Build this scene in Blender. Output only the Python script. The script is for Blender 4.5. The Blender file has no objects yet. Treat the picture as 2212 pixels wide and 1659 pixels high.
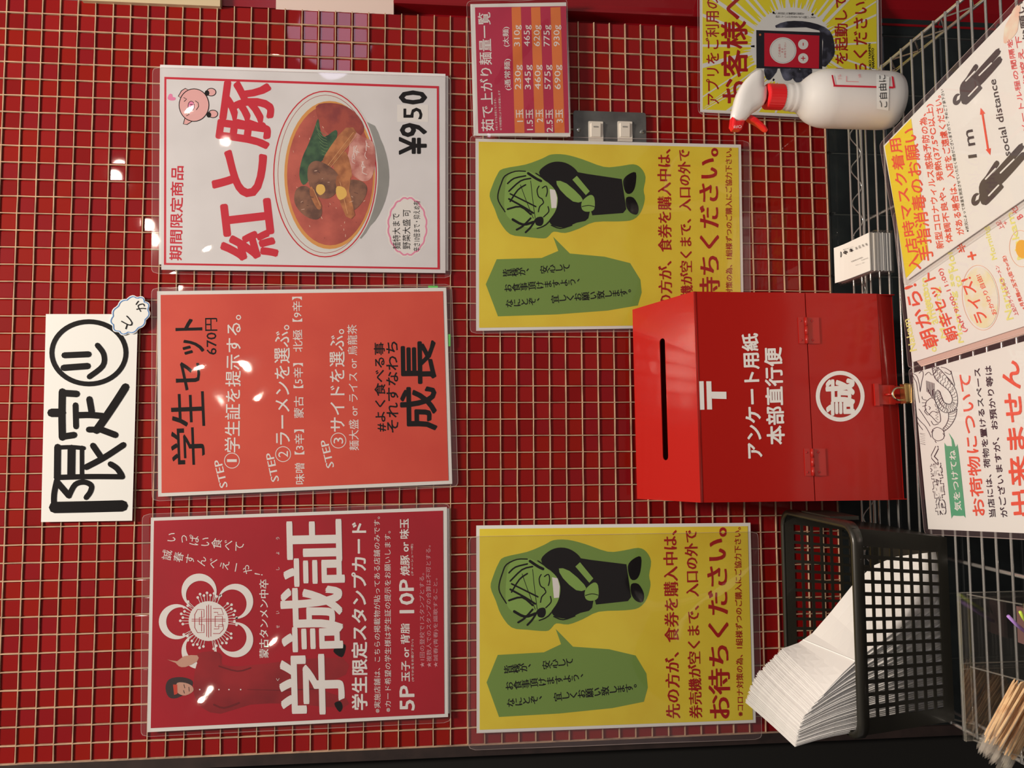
import bpy, bmesh, math, random
import numpy as np
from mathutils import Vector, Matrix
from mathutils.geometry import tessellate_polygon

random.seed(7)
rng = random.Random(11)
col = bpy.context.scene.collection
scene = bpy.context.scene

# ------------------------------------------------------------------ camera
def _rot(r):
    t = np.linalg.norm(r); k = r / t
    K = np.array([[0, -k[2], k[1]], [k[2], 0, -k[0]], [-k[1], k[0], 0]])
    return np.eye(3) + np.sin(t) * K + (1 - np.cos(t)) * K @ K
BASE = np.array([[0, 0, -1], [-1, 0, 0], [0, 1, 0]], float)
RC = _rot(np.array([-.0668, -.0914, -.0023])) @ BASE      # rows: image right, image down, forward
CAM = np.array([-.6345, -1.1714, 1.4532])
FPX = 1661.0
cd = bpy.data.cameras.new('camera'); co = bpy.data.objects.new('camera', cd); col.objects.link(co)
M = Matrix(((RC[0][0], -RC[1][0], -RC[2][0], CAM[0]),
            (RC[0][1], -RC[1][1], -RC[2][1], CAM[1]),
            (RC[0][2], -RC[1][2], -RC[2][2], CAM[2]), (0, 0, 0, 1)))
co.matrix_world = M
cd.sensor_width = 36; cd.sensor_fit = 'HORIZONTAL'; cd.lens = FPX / 2212 * 36
cd.clip_start = .02
scene.camera = co

# ------------------------------------------------------------------ light
scene.view_settings.view_transform = 'Standard'
scene.view_settings.look = 'None'
scene.view_settings.gamma = 1
scene.view_settings.use_curve_mapping = False
scene.view_settings.exposure = 0.4
w = bpy.data.worlds.new('world'); scene.world = w; w.use_nodes = True
bg = w.node_tree.nodes['Background']
bg.inputs[0].default_value = (.50, .45, .41, 1); bg.inputs[1].default_value = .28

def area(name, loc, target, size, energy, color):
    l = bpy.data.lights.new(name, 'AREA'); l.shape = 'DISK'; l.size = size; l.energy = energy; l.color = color
    o = bpy.data.objects.new(name, l); col.objects.link(o); o.location = loc
    o.rotation_euler = (Vector(target) - Vector(loc)).to_track_quat('-Z', 'Y').to_euler(); return o
def bulb(name, loc, energy, color, r=.03):
    l = bpy.data.lights.new(name, 'POINT'); l.energy = energy; l.color = color; l.shadow_soft_size = r
    o = bpy.data.objects.new(name, l); col.objects.link(o); o.location = loc; return o
WARM = (1, .86, .71)
area('ceiling_lamp_light', (-.22, -1.15, 3.9), (-.42, -.2, 1.1), .45, 62, WARM)
for loc, en in (((.31, -1.64, 2.6), 2.4), ((.17, -1.86, 2.6), 2.0), ((-.36, -2.75, 2.6), 3.0), ((.02, -2.35, 2.6), 1.6), ((-.30, -3.6, 2.6), 2.2),
                ((-2.1, -4.4, 2.6), 3.2), ((-1.85, -2.7, 2.6), 2.0), ((.9, -2.6, 2.6), 2.0), ((.28, -2.9, 2.6), 1.6)):
    bulb('ceiling_bulb_light', loc, en, WARM, .022)

area('added_cool_light', (1.25, -2.35, 1.97), (-.1, 0, 1.6), .34, 1.5, (.80, .74, 1))  # unseen cool disk, added so the right-hand tiles reflect pale violet

# ------------------------------------------------------------------ colours and materials
def lin(c):
    c = c / 255.0
    return c / 12.92 if c <= .04045 else ((c + .055) / 1.055) ** 2.4
WR, WG, WB = lin(208), lin(198), lin(185)
def P(r, g, b):          # colour of a thing as it looks where white paper looks (208,198,185)
    return (min(.95, .85 * lin(r) / WR), min(.95, .85 * lin(g) / WG), min(.95, .85 * lin(b) / WB), 1)
MATS = {}
def mat(name, c, rough=.6, metal=0, coat=0, spec=.5, noise=None, bump=0, bscale=60, coat_rough=.06):
    if name in MATS: return MATS[name]
    m = bpy.data.materials.new(name); m.use_nodes = True; nt = m.node_tree; b = nt.nodes['Principled BSDF']
    b.inputs['Base Color'].default_value = c; b.inputs['Roughness'].default_value = rough
    b.inputs['Metallic'].default_value = metal; b.inputs['Coat Weight'].default_value = coat
    b.inputs['Coat Roughness'].default_value = coat_rough; b.inputs['Specular IOR Level'].default_value = spec
    if noise or bump:
        tc = nt.nodes.new('ShaderNodeTexCoord')
    if noise:
        c2, sc, lo, hi = noise
        n = nt.nodes.new('ShaderNodeTexNoise'); n.inputs['Scale'].default_value = sc; n.inputs['Detail'].default_value = 5
        r = nt.nodes.new('ShaderNodeValToRGB'); r.color_ramp.elements[0].position = lo; r.color_ramp.elements[1].position = hi
        r.color_ramp.elements[0].color = c; r.color_ramp.elements[1].color = c2
        nt.links.new(tc.outputs['Object'], n.inputs['Vector']); nt.links.new(n.outputs['Fac'], r.inputs['Fac'])
        nt.links.new(r.outputs['Color'], b.inputs['Base Color'])
    if bump:
        n2 = nt.nodes.new('ShaderNodeTexNoise'); n2.inputs['Scale'].default_value = bscale
        bp = nt.nodes.new('ShaderNodeBump'); bp.inputs['Strength'].default_value = bump; bp.inputs['Distance'].default_value = .002
        nt.links.new(tc.outputs['Object'], n2.inputs['Vector']); nt.links.new(n2.outputs['Fac'], bp.inputs['Height'])
        nt.links.new(bp.outputs['Normal'], b.inputs['Normal']); nt.links.new(bp.outputs['Normal'], b.inputs['Coat Normal'])
    MATS[name] = m; return m
def clear(name, tint=(.96, .95, .95, 1), haze=.05, hazec=(.55, .5, .5, 1), rough=.05, ior=1.45):
    if name in MATS: return MATS[name]
    m = bpy.data.materials.new(name); m.use_nodes = True; nt = m.node_tree; nt.nodes.remove(nt.nodes['Principled BSDF'])
    out = nt.nodes['Material Output']
    tr = nt.nodes.new('ShaderNodeBsdfTransparent'); tr.inputs[0].default_value = tint
    df = nt.nodes.new('ShaderNodeBsdfDiffuse'); df.inputs[0].default_value = hazec
    gl = nt.nodes.new('ShaderNodeBsdfGlossy'); gl.inputs['Roughness'].default_value = rough
    lw = nt.nodes.new('ShaderNodeLayerWeight'); lw.inputs[0].default_value = .5
    pw = nt.nodes.new('ShaderNodeMath'); pw.operation = 'POWER'; pw.inputs[1].default_value = 5
    fr = nt.nodes.new('ShaderNodeMath'); fr.operation = 'MULTIPLY_ADD'; f0 = ((ior - 1) / (ior + 1)) ** 2 * 1.6
    fr.inputs[1].default_value = 1 - f0; fr.inputs[2].default_value = f0
    nt.links.new(lw.outputs['Facing'], pw.inputs[0]); nt.links.new(pw.outputs[0], fr.inputs[0])
    m1 = nt.nodes.new('ShaderNodeMixShader'); m1.inputs[0].default_value = haze
    m2 = nt.nodes.new('ShaderNodeMixShader')
    L = nt.links.new
    L(tr.outputs[0], m1.inputs[1]); L(df.outputs[0], m1.inputs[2])
    L(fr.outputs[0], m2.inputs[0]); L(m1.outputs[0], m2.inputs[1]); L(gl.outputs[0], m2.inputs[2])
    L(m2.outputs[0], out.inputs[0]); MATS[name] = m; return m
FILM = clear('laminate_film', haze=.008, hazec=(.52,.44,.46,1), rough=.03)
FILMB = clear('laminate_border', haze=.10, hazec=(.50,.36,.40,1), rough=.06)
FILME = clear('laminate_rim', haze=.42, hazec=(.75,.62,.60,1), rough=.1)
ACR = clear('clear_acrylic', (.985, .985, .98, 1), .012, (.7, .68, .6, 1), .03, 1.49)
SLEEVE = clear('thin_cellophane', (.96, .96, .95, 1), .16, (.75, .72, .66, 1), .12, 1.4)

# ------------------------------------------------------------------ geometry helpers
def ray(x, y): return np.array([(x - 1106) / FPX, (y - 829.5) / FPX, 1.0]) @ RC
def onP(x, y, p0, n):
    d = ray(x, y); t = np.dot(np.asarray(p0) - CAM, n) / np.dot(d, n); return CAM + d * t
def onY(x, y, Y): d = ray(x, y); return CAM + d * ((Y - CAM[1]) / d[1])
def onZ(x, y, Z): d = ray(x, y); return CAM + d * ((Z - CAM[2]) / d[2])

def tag(o, label=None, cat=None, group=None, kind=None):
    if label: o['label'] = label
    if cat: o['category'] = cat
    if group: o['group'] = group
    if kind: o['kind'] = kind
    return o
def empty(name, loc, label, cat, group=None):
    o = bpy.data.objects.new(name, None); col.objects.link(o); o.location = loc; o.empty_display_size = .02
    return tag(o, label, cat, group)
def link(name, me, parent=None, m=None, smooth=False):
    o = bpy.data.objects.new(name, me); col.objects.link(o)
    if m: me.materials.append(m)
    if smooth:
        for p in me.polygons: p.use_smooth = True
    if parent:
        o.parent = parent
        o.matrix_parent_inverse = Matrix.Translation(parent.matrix_basis.translation).inverted()
    return o
def mesh(name, vs, fs, m=None, parent=None, smooth=False):
    me = bpy.data.meshes.new(name); me.from_pydata([tuple(map(float, v)) for v in vs], [], fs); me.update()
    return link(name, me, parent, m, smooth)

class MB:
    def __init__(s): s.v = []; s.f = []
    def add(s, vs, fs):
        n = len(s.v); s.v += [tuple(map(float, v)) for v in vs]; s.f += [tuple(i + n for i in f) for f in fs]; return s
    def box(s, x0, x1, y0, y1, z0, z1):
        return s.add([(x0, y0, z0), (x1, y0, z0), (x1, y1, z0), (x0, y1, z0), (x0, y0, z1), (x1, y0, z1), (x1, y1, z1), (x0, y1, z1)],
                     [(3, 2, 1, 0), (4, 5, 6, 7), (0, 1, 5, 4), (1, 2, 6, 5), (2, 3, 7, 6), (3, 0, 4, 7)])
    def tube(s, pts, r, n=8, cap=True):
        pts = [Vector(p) for p in pts]; rings = []
        for i, p in enumerate(pts):
            t = (pts[min(i + 1, len(pts) - 1)] - pts[max(i - 1, 0)]).normalized()
            a = t.cross(Vector((0, 0, 1)) if abs(t.z) < .9 else Vector((1, 0, 0))).normalized(); b = t.cross(a)
            rr = r[i] if isinstance(r, (list, tuple)) else r
            rings.append([p + (a * math.cos(2 * math.pi * k / n) + b * math.sin(2 * math.pi * k / n)) * rr for k in range(n)])
        vs = [v for R in rings for v in R]; fs = []
        for i in range(len(pts) - 1):
            for k in range(n):
                fs.append((i * n + k, i * n + (k + 1) % n, (i + 1) * n + (k + 1) % n, (i + 1) * n + k))
        if cap: fs.append(tuple(range(n))[::-1]); fs.append(tuple((len(pts) - 1) * n + k for k in range(n)))
        return s.add(vs, fs)
    def lathe(s, prof, cx, cy, n=32, sx=1, sy=1):
        vs = []; fs = []
        for r, z in prof:
            for k in range(n):
                a = 2 * math.pi * k / n; vs.append((cx + r * sx * math.cos(a), cy + r * sy * math.sin(a), z))
        for i in range(len(prof) - 1):
            for k in range(n):
                fs.append((i * n + k, i * n + (k + 1) % n, (i + 1) * n + (k + 1) % n, (i + 1) * n + k))
        return s.add(vs, fs)
    def prism(s, poly, d):          # planar polygon of 3-d points extruded by vector d
        n = len(poly); a = [Vector(p) for p in poly]; b = [p + Vector(d) for p in a]
        fs = [(i, (i + 1) % n, (i + 1) % n + n, i + n) for i in range(n)]
        tr = tessellate_polygon([a])
        fs += [tuple(t) for t in tr] + [tuple(i + n for i in t)[::-1] for t in tr]
        return s.add(a + b, fs)
    def build(s, name, m, parent=None, smooth=False): return mesh(name, s.v, s.f, m, parent, smooth)

# ---- flat print: shapes measured on the photograph and laid on the sheet's real plane
def catmull(pts, closed=False, k=5):
    n = len(pts); out = []
    rngi = range(n) if closed else range(n - 1)
    for i in rngi:
        if closed: p0, p1, p2, p3 = pts[i - 1], pts[i], pts[(i + 1) % n], pts[(i + 2) % n]
        else: p0, p1, p2, p3 = pts[max(i - 1, 0)], pts[i], pts[i + 1], pts[min(i + 2, n - 1)]
        for j in range(k):
            t = j / k
            out.append(tuple(.5 * (2 * p1[a] + (p2[a] - p0[a]) * t + (2 * p0[a] - 5 * p1[a] + 4 * p2[a] - p3[a]) * t * t + (3 * p1[a] - p0[a] - 3 * p2[a] + p3[a]) * t ** 3) for a in (0, 1)))
    if not closed: out.append(tuple(pts[-1]))
    return out
_G = {}
def glyphs(s, off=0.0, res=2):
    key = (s, off, res)
    if key in _G: return _G[key]
    c = bpy.data.curves.new('t', 'FONT'); c.body = s; c.resolution_u = res; c.offset = off
    o = bpy.data.objects.new('t', c); col.objects.link(o)
    dg = bpy.context.evaluated_depsgraph_get(); dg.update()
    me = bpy.data.meshes.new_from_object(o.evaluated_get(dg))
    v = np.array([(p.co.x, p.co.y) for p in me.vertices]) if len(me.vertices) else np.zeros((0, 2))
    f = [tuple(p.vertices) for p in me.polygons]
    bpy.data.objects.remove(o); bpy.data.curves.remove(c); bpy.data.meshes.remove(me)
    _G[key] = (v, f); return v, f

def homog(src, dst):
    A = []
    for (x, y), (u, v) in zip(src, dst):
        A.append([x, y, 1, 0, 0, 0, -u * x, -u * y, -u]); A.append([0, 0, 0, x, y, 1, -v * x, -v * y, -v])
    h = np.linalg.svd(np.array(A))[2][-1].reshape(3, 3)
    def f(p):
        q = h @ np.array([p[0], p[1], 1]); return (q[0] / q[2], q[1] / q[2])
    return f

class Sheet:
    """a flat printed sheet; coordinates are photograph pixels (through self.pre), unprojected on its plane"""
    def __init__(s, root, p0, n, pre=None, zoom=None):
        s.root = root; s.p0 = np.asarray(p0, float); s.n = np.asarray(n, float); s.pre = pre; s.z = zoom; s.parts = {}; s.n_add = 0
    def loc(s, p, lift):
        if s.z: p = (s.z[0] + p[0] / s.z[2], s.z[1] + p[1] / s.z[2])
        if s.pre: p = s.pre(p)
        return onP(p[0], p[1], s.p0 + s.n * lift, s.n)
    def add(s, name, m, pts, fs, layer):
        s.n_add += 1; lift = .0003 + layer * .00007 + (s.n_add % 12) * .000005
        s.parts.setdefault((name, m.name), (MB(), m))[0].add([s.loc(p, lift) for p in pts], fs)
    def poly(s, pts, m, layer=1, name='printed_shape', smooth=0):
        if smooth: pts = catmull(pts, True, smooth)
        tr = tessellate_polygon([[Vector((p[0], p[1], 0)) for p in pts]])
        s.add(name, m, pts, [tuple(t) for t in tr], layer)
    def ell(s, cx, cy, rx, ry, m, layer=1, name='printed_shape', n=32, ang=0, w=0):
        ca, sa = math.cos(ang), math.sin(ang)
        def q(rx, ry, k): a = 2 * math.pi * k / n; x, y = rx * math.cos(a), ry * math.sin(a); return (cx + x * ca - y * sa, cy + x * sa + y * ca)
        if w:
            pts = [q(rx, ry, k) for k in range(n)] + [q(rx - w, ry - w, k) for k in range(n)]
            s.add(name, m, pts, [(k, (k + 1) % n, (k + 1) % n + n, k + n) for k in range(n)], layer)
        else: s.add(name, m, [q(rx, ry, k) for k in range(n)], [tuple(range(n))], layer)
    def rect(s, x0, y0, x1, y1, m, layer=1, name='printed_shape', w=0):
        if w:
            for a in ((x0, y0, x1, y0 + w), (x0, y1 - w, x1, y1), (x0, y0, x0 + w, y1), (x1 - w, y0, x1, y1)): s.rect(*a, m, layer, name)
        else: s.poly([(x0, y0), (x1, y0), (x1, y1), (x0, y1)], m, layer, name)
    def stroke(s, pts, wd, m, layer=2, name='drawing', smooth=0, closed=False):
        if smooth: pts = catmull(pts, closed, smooth)
        pts = [np.array(p, float) for p in pts]; n = len(pts); V = []; F = []
        for i, p in enumerate(pts):
            if closed: t = pts[(i + 1) % n] - pts[i - 1]
            else: t = pts[min(i + 1, n - 1)] - pts[max(i - 1, 0)]
            t = t / (np.linalg.norm(t) + 1e-9); q = np.array([-t[1], t[0]])
            ww = (wd[0] + (wd[1] - wd[0]) * i / (n - 1) if isinstance(wd, tuple) else wd) / 2
            V += [p + q * ww, p - q * ww]
        for i in range(n if closed else n - 1):
            j = (i + 1) % n; F.append((2 * i, 2 * i + 1, 2 * j + 1, 2 * j))
        s.add(name, m, V, F, layer)
        if not closed:
            for p, ww in ((pts[0], wd[0] if isinstance(wd, tuple) else wd), (pts[-1], wd[1] if isinstance(wd, tuple) else wd)):
                if ww > .8: s.ell(p[0], p[1], ww / 2, ww / 2, m, layer, name, 8)
    def text(s, body, a, b, h, m, layer=3, off=0.0, serif=0, name='lettering', res=2, shear=0, bold=0):
        if s.z: pass
        v, f = glyphs(body, 0, res)
        if not len(v): return
        lo, hi = v.min(0), v.max(0); u = (v - lo) / (hi - lo)
        a = np.array(a, float); b = np.array(b, float); r = b - a; L = np.linalg.norm(r); rn = r / L; up = np.array([rn[1], -rn[0]])
        if off > 0 and not bold: bold = min(off * h * .9, h * .029 + .2)
        offs = [(0, 0)]
        if serif: offs = [(-serif, 0), (0, 0), (serif, 0)]
        nq = 8 if h > 26 else 4
        if bold and nq == 4: offs = [(bold * (1 if q & 1 else -1) + 0, bold * (1 if q & 2 else -1)) for q in range(4)]
        elif bold: offs = [(0, 0)] + [(bold * math.cos(q * math.pi / 4) + (serif * (1 if q in (7, 0, 1) else -1 if q in (3, 4, 5) else 0)), bold * math.sin(q * math.pi / 4)) for q in range(8)]
        for ox, oy in offs:
            pts = a + np.outer(u[:, 0], r) + np.outer((u[:, 1] - .5) * h + oy, up) + np.outer((u[:, 1] - .5) * shear + ox, rn)
            s.add(name, m, pts, f, layer)
    def vtext(s, body, a, b, size, m, layer=3, off=0.0, serif=0, name='lettering'):
        a = np.array(a, float); b = np.array(b, float); n = len(body)
        dn = (b - a) / np.linalg.norm(b - a); up = -dn; rn = np.array([-up[1], up[0]])
        for i, ch in enumerate(body):
            if ch == ' ': continue
            v, f = glyphs(ch, 0)
            if not len(v): continue
            c = a + (b - a) * i / max(1, n - 1); em = size
            dx, dy = (.45, .35)
            if ch in '、。': dx, dy = dx - .45, dy - .45
            for o in ((-serif, 0, serif) if serif else (0,)):
                s.add(name, m, c + np.outer((v[:, 0] - dx) * em + o, rn) + np.outer((v[:, 1] - dy) * em, up), f, layer)
    def build(s):
        for (name, mn), (mb, m) in s.parts.items(): mb.build(name, m, s.root)

def solid_sheet(root, corners, thick, n, m, name='paper'):   # corners: 3-d points
    n = np.asarray(n, float); mb = MB(); c = [np.asarray(p) for p in corners]
    mb.add([p for p in c] + [p - n * thick for p in c], [(0, 1, 2, 3), (7, 6, 5, 4), (0, 4, 5, 1), (1, 5, 6, 2), (2, 6, 7, 3), (3, 7, 4, 0)])
    return mb.build(name, m, root)
def film_sheet(root, corners, n, lift, amp=.0005, seed=0, nx=44, ny=60, rad=.008, name='laminate_film', border=None):
    """thin clear film with rounded corners and a slight ripple"""
    c = [np.asarray(p, float) for p in corners]; n = np.asarray(n, float); r = random.Random(seed)
    ph = [(r.uniform(3, 9), r.uniform(3, 9), r.uniform(0, 6.28), r.uniform(.4, 1)) for _ in range(5)] + [(r.uniform(-28, 28), r.uniform(-28, 28), r.uniform(0, 6.28), .05) for _ in range(4)]
    V = []; F = []
    W = np.linalg.norm(c[1] - c[0]); H = np.linalg.norm(c[3] - c[0])
    for j in range(ny + 1):
        for i in range(nx + 1):
            u, v = i / nx, j / ny
            x, y = u * W, v * H
            cx = min(max(x, rad), W - rad); cy = min(max(y, rad), H - rad); dx, dy = x - cx, y - cy; d = math.hypot(dx, dy)
            if d > rad: x, y = cx + dx / d * rad, cy + dy / d * rad
            u2, v2 = x / W, y / H
            p = (c[0] * (1 - u2) + c[1] * u2) * (1 - v2) + (c[3] * (1 - u2) + c[2] * u2) * v2
            h = sum(a * math.sin(fx * u * 2 + fy * v * 2 + q) for fx, fy, q, a in ph) / 3
            V.append(p + n * (lift + amp * (h + 1)))
    for j in range(ny):
        for i in range(nx):
            a = j * (nx + 1) + i; F.append((a, a + 1, a + nx + 2, a + nx + 1))
    o = mesh(name, V, F, FILM, root, True); o.data.materials.append(FILMB); o.data.materials.append(FILME)
    pc = border; mi = []
    if pc is not None:
        ex_ = (c[1] - c[0]) / W; ey_ = (c[3] - c[0]) / H
        bx0 = max(0, min(np.dot(p - c[0], ex_) for p in (pc[0], pc[3]))); bx1 = max(np.dot(p - c[0], ex_) for p in (pc[1], pc[2])); by0 = max(0, min(np.dot(p - c[0], ey_) for p in (pc[0], pc[1]))); by1 = max(np.dot(p - c[0], ey_) for p in (pc[2], pc[3]))
        for j in range(ny):
            for i in range(nx):
                x, y = (i + .5) / nx * W, (j + .5) / ny * H
                mi.append(0 if bx0 < x < bx1 and by0 < y < by1 else 1)
        o.data.polygons.foreach_set('material_index', mi)
    # welded rim of the laminate: a thin raised bead all round
    N1 = nx + 1; loop = [i for i in range(nx)] + [j * N1 + nx for j in range(ny)] + [ny * N1 + i for i in range(nx, 0, -1)] + [j * N1 for j in range(ny, 0, -1)]
    cen = sum(c) / 4; vs = []; fs = []
    for q in loop:
        p = np.array(V[q]); d = cen - p; d = d / np.linalg.norm(d); vs += [p + n * .0001, p + n * .0001 + d * .0009]
    L2 = len(loop); fs = [(2 * i, 2 * i + 1, 2 * ((i + 1) % L2) + 1, 2 * ((i + 1) % L2)) for i in range(L2)]
    mesh('film_edge', vs, fs, FILME, root)
    return o

YN = np.array([0, -1.0, 0])
def wall_poster(name, label, cat, px, y, paper, film=None, group=None, amp=.0005, seed=1, thick=.0006, pre=None, zoom=None):
    """px: paper corners in the photograph (image TL, TR, BR, BL); film: same for the laminate edge"""
    c = [onY(p[0], p[1], y) for p in px]
    root = empty(name, tuple(np.mean(c, 0) + np.array([0, thick, 0])), label, cat, group)
    solid_sheet(root, c, thick, YN, paper)
    if film: film_sheet(root, [onY(p[0], p[1], y) for p in film], YN, .0011, amp, seed, border=c)
    return Sheet(root, (0, y, 0), YN, pre, zoom)

# ------------------------------------------------------------------ the setting: tiled wall
PT = .0254; ZT = 2.1            # tile pitch, height of joint line 0
XL, XR = -43 * PT, .95 * PT
GROUT = mat('tan_grout', P(186, 148, 114), .9, noise=(P(154, 120, 94), 35, .42, .7))
REDS = [mat('red_glass_tile_%d' % i, P(*c), .5, 0, .5, .08, coat_rough=.03) for i, c in enumerate(
    [(126, 12, 10), (122, 12, 17), (129, 16, 6), (117, 8, 8), (131, 17, 16)])]
wall = MB().box(XL, XR, .0045, .06, ZT - 50 * PT, ZT + 12 * PT).build('wall_back', GROUT)
tag(wall, kind='structure', label='wall of small square red glass tiles with tan joints')
gm = MB(); hw = .00092
def jit(): return rng.uniform(-.00022, .00022)
for j in range(-12, 51):
    z = ZT - j * PT; pts = [XL + k * PT for k in range(0, 44)] + [XR]
    vs = []; fs = []
    for x in pts:
        a = z + jit(); h = hw * rng.uniform(.85, 1.2)
        vs += [(x, .005, a + h), (x, 0, a + h * .75), (x, 0, a - h * .75), (x, .005, a - h)]
    for k in range(len(pts) - 1):
        for q in range(3): fs.append((4 * k + q, 4 * k + q + 1, 4 * k + q + 5, 4 * k + q + 4))
    gm.add(vs, fs)
for i in range(0, 44):
    x = -i * PT if i < 43 else XL + .0008; vs = []; fs = []; zs = [ZT - j * PT for j in range(-12, 51)]
    for z in zs:
        a = x + jit(); h = hw * rng.uniform(.85, 1.15)
        vs += [(a - h, .005, z), (a - h * .75, .00005, z), (a + h * .75, .00005, z), (a + h, .005, z)]
    for k in range(len(zs) - 1):
        for q in range(3): fs.append((4 * k + q, 4 * k + q + 1, 4 * k + q + 5, 4 * k + q + 4))
    gm.add(vs, fs)
gm.build('grout_lines', GROUT, wall)['kind'] = 'stuff'
t = (PT - .0022) / 2; b = .0016
def tile_geo(cx, cz, y, t=t, b=b, e=.0007, tilt=(0, 0)):
    vs = [(cx - t, y + .002, cz - t), (cx + t, y + .002, cz - t), (cx + t, y + .002, cz + t), (cx - t, y + .002, cz + t),
          (cx - t, y + e, cz - t), (cx + t, y + e, cz - t), (cx + t, y + e, cz + t), (cx - t, y + e, cz + t)]
    for sx, sz in ((-1, -1), (1, -1), (1, 1), (-1, 1)): vs.append((cx + sx * (t - b), y + tilt[0] * sx + tilt[1] * sz, cz + sz * (t - b)))
    fs = []
    for q in range(4):
        r = (q + 1) % 4; fs += [(q, r, 4 + r, 4 + q), (4 + q, 4 + r, 8 + r, 8 + q)]
    return vs, fs + [(8, 9, 10, 11)]
tmeshes = []
for k in range(15):
    me = bpy.data.meshes.new('tile'); vs, fs = tile_geo(0, 0, 0, tilt=(rng.uniform(-1, 1) * .00007, rng.uniform(-1, 1) * .00007)); me.from_pydata(vs, [], fs); me.materials.append(REDS[k % 5]); tmeshes.append(me)
def covered(px, py):
    for x0, y0, x1, y1 in ((345, 140, 965, 590), (340, 622, 975, 1072), (320, 1100, 968, 1570), (90, 678, 290, 1126), (1028, 310, 1605, 712),
                           (1028, 1132, 1628, 1575), (1512, -300, 1900, 245), (1007, -50, 1232, 297), (1370, 640, 1950, 1085)):
        if x0 < px < x1 and y0 < py < y1: return True
    return False
cells = []; TY = .0020
for j in range(-12, 50):
    for i in range(-1, 43):
        cx = -(i + .5) * PT; cz = ZT - (j + .5) * PT; cw = PT
        if i == -1: cx = (.0 + XR) / 2
        d = np.array([cx, 0, cz]) - CAM; q = RC @ d; px, py = 1106 + FPX * q[0] / q[2], 829.5 + FPX * q[1] / q[2]
        vis = -10 < px < 2222 and -10 < py < 1669 and not covered(px, py)
        cells.append((0 if vis else 1, q[2], i, j, cx, cz))
cells.sort()
rest = {m.name: MB() for m in REDS}
for n, (v, _, i, j, cx, cz) in enumerate(cells):
    if n < 298 and v == 0 and i >= 0:
        o = bpy.data.objects.new('tile', tmeshes[rng.randrange(15)]); col.objects.link(o); o.location = (cx, TY, cz); o.parent = wall
    else:
        vs, fs = tile_geo(cx, cz, TY, tilt=(rng.uniform(-1, 1) * .00007, rng.uniform(-1, 1) * .00007))
        rest[REDS[rng.randrange(5)].name].add(vs, fs)
allr = MB(); mi = []
for k, m in enumerate(REDS):
    n0 = len(allr.f); allr.add(rest[m.name].v, rest[m.name].f); mi += [k] * (len(allr.f) - n0)
o = allr.build('tile', REDS[0], wall); o['kind'] = 'stuff'
for m in REDS[1:]: o.data.materials.append(m)
o.data.polygons.foreach_set('material_index', mi)

# black tiles under the red field
BLK = mat('black_glazed_tile', P(26, 30, 30), .3, 0, .5, .4, noise=(P(38, 42, 40), 22, .4, .7))
BGR = mat('dark_grout', P(52, 54, 50), .9)
lower = MB().box(XL, .35, .004, .06, .0, ZT - 50 * PT - .0001).build('wall_lower', BGR); tag(lower, kind='structure', label='black tiled lower wall behind the wire shelf')
me = bpy.data.meshes.new('black_tile'); S4 = PT * 4
vs, fs = tile_geo(0, 0, 0, t=S4 / 2 - .0012, b=.002, e=.001); me.from_pydata(vs, [], fs); me.materials.append(BLK)
for r_ in range(8):
    for c_ in range(-4, 11):
        cx = -(c_ * 4 + 3 + 2) * PT + 0 * PT
        if cx - S4 / 2 < XL - .001: continue
        o = bpy.data.objects.new('black_tile', me); col.objects.link(o); o.location = (cx, .002, ZT - 50 * PT - .0015 - (r_ + .5) * S4); o.parent = lower
# left: narrow brown trim and black board
BROWN = mat('dark_brown_wood', P(44, 30, 26), .6, noise=(P(30, 20, 18), 30, .4, .7))
tag(MB().box(XL - .0155, XL - .0002, .0, .06, 0, 2.45).build('trim_1', BROWN), kind='structure', label='narrow dark brown strip along the left end of the tiles')
BOARD = mat('black_board', (.003, .003, .003, 1), .9)
tag(MB().box(-2.2, XL - .0156, .012, .06, 0, 2.45).build('wall_left', BOARD), kind='structure', label='black board left of the tiled wall')
GR2 = mat('edge_grout', P(176, 140, 110), .9, noise=(P(120, 96, 80), 40, .4, .7))
MB().box(XL - .0002, XL + .0016, -.0004, .004, ZT - 52 * PT, ZT + .3).build('grout_edge', GR2, wall)
# right: glossy red moulded frame and pale panels above it
REDF = mat('glossy_red_metal', P(128, 6, 16), .25, 0, .6, .5)
z_top = onY(850, 5, 0)[2]
prof = [(XR, .05), (XR, .030), (XR + .003, .028), (XR + .0165, .028), (XR + .0175, .001), (XR + .020, -.001), (XR + .021, .004), (XR + .03, .002), (XR + .042, -.006), (XR + .055, -.009), (XR + .09, -.009), (XR + .2, -.009), (XR + .2, .05)]
mb = MB(); mb.prism([(x, y, .0) for x, y in prof], (0, 0, z_top)); tag(mb.build('trim_2', REDF), kind='structure', label='glossy red moulded frame right of the tiles')
CRM = mat('cream_panel', P(190, 165, 125), .5); PNK = mat('pale_panel', P(206, 178, 160), .45)
zc = onY(595, 0, 0)[2]; zd = onY(478, 0, 0)[2]; ze = onY(180, 0, 0)[2]
tag(MB().box(XR, XR + .2, .004, .05, z_top, zc).build('trim_3', PNK), kind='structure', label='pale beige panel above the red frame')
tag(MB().box(XR + .002, XR + .2, .004, .05, zc, zd).build('trim_4', REDF), kind='structure', label='short dark red strip between the beige panels')
tag(MB().box(XR - .0045, XR + .2, -.006, .05, zd, ze).build('trim_5', CRM), kind='structure', label='cream board beside the top right tiles')
FLOOR = mat('dark_floor', P(30, 26, 24), .6)
tag(MB().box(-2.4, 1.4, -4.6, .06, -.03, 0).build('floor', FLOOR), kind='structure', label='dark floor')

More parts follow.
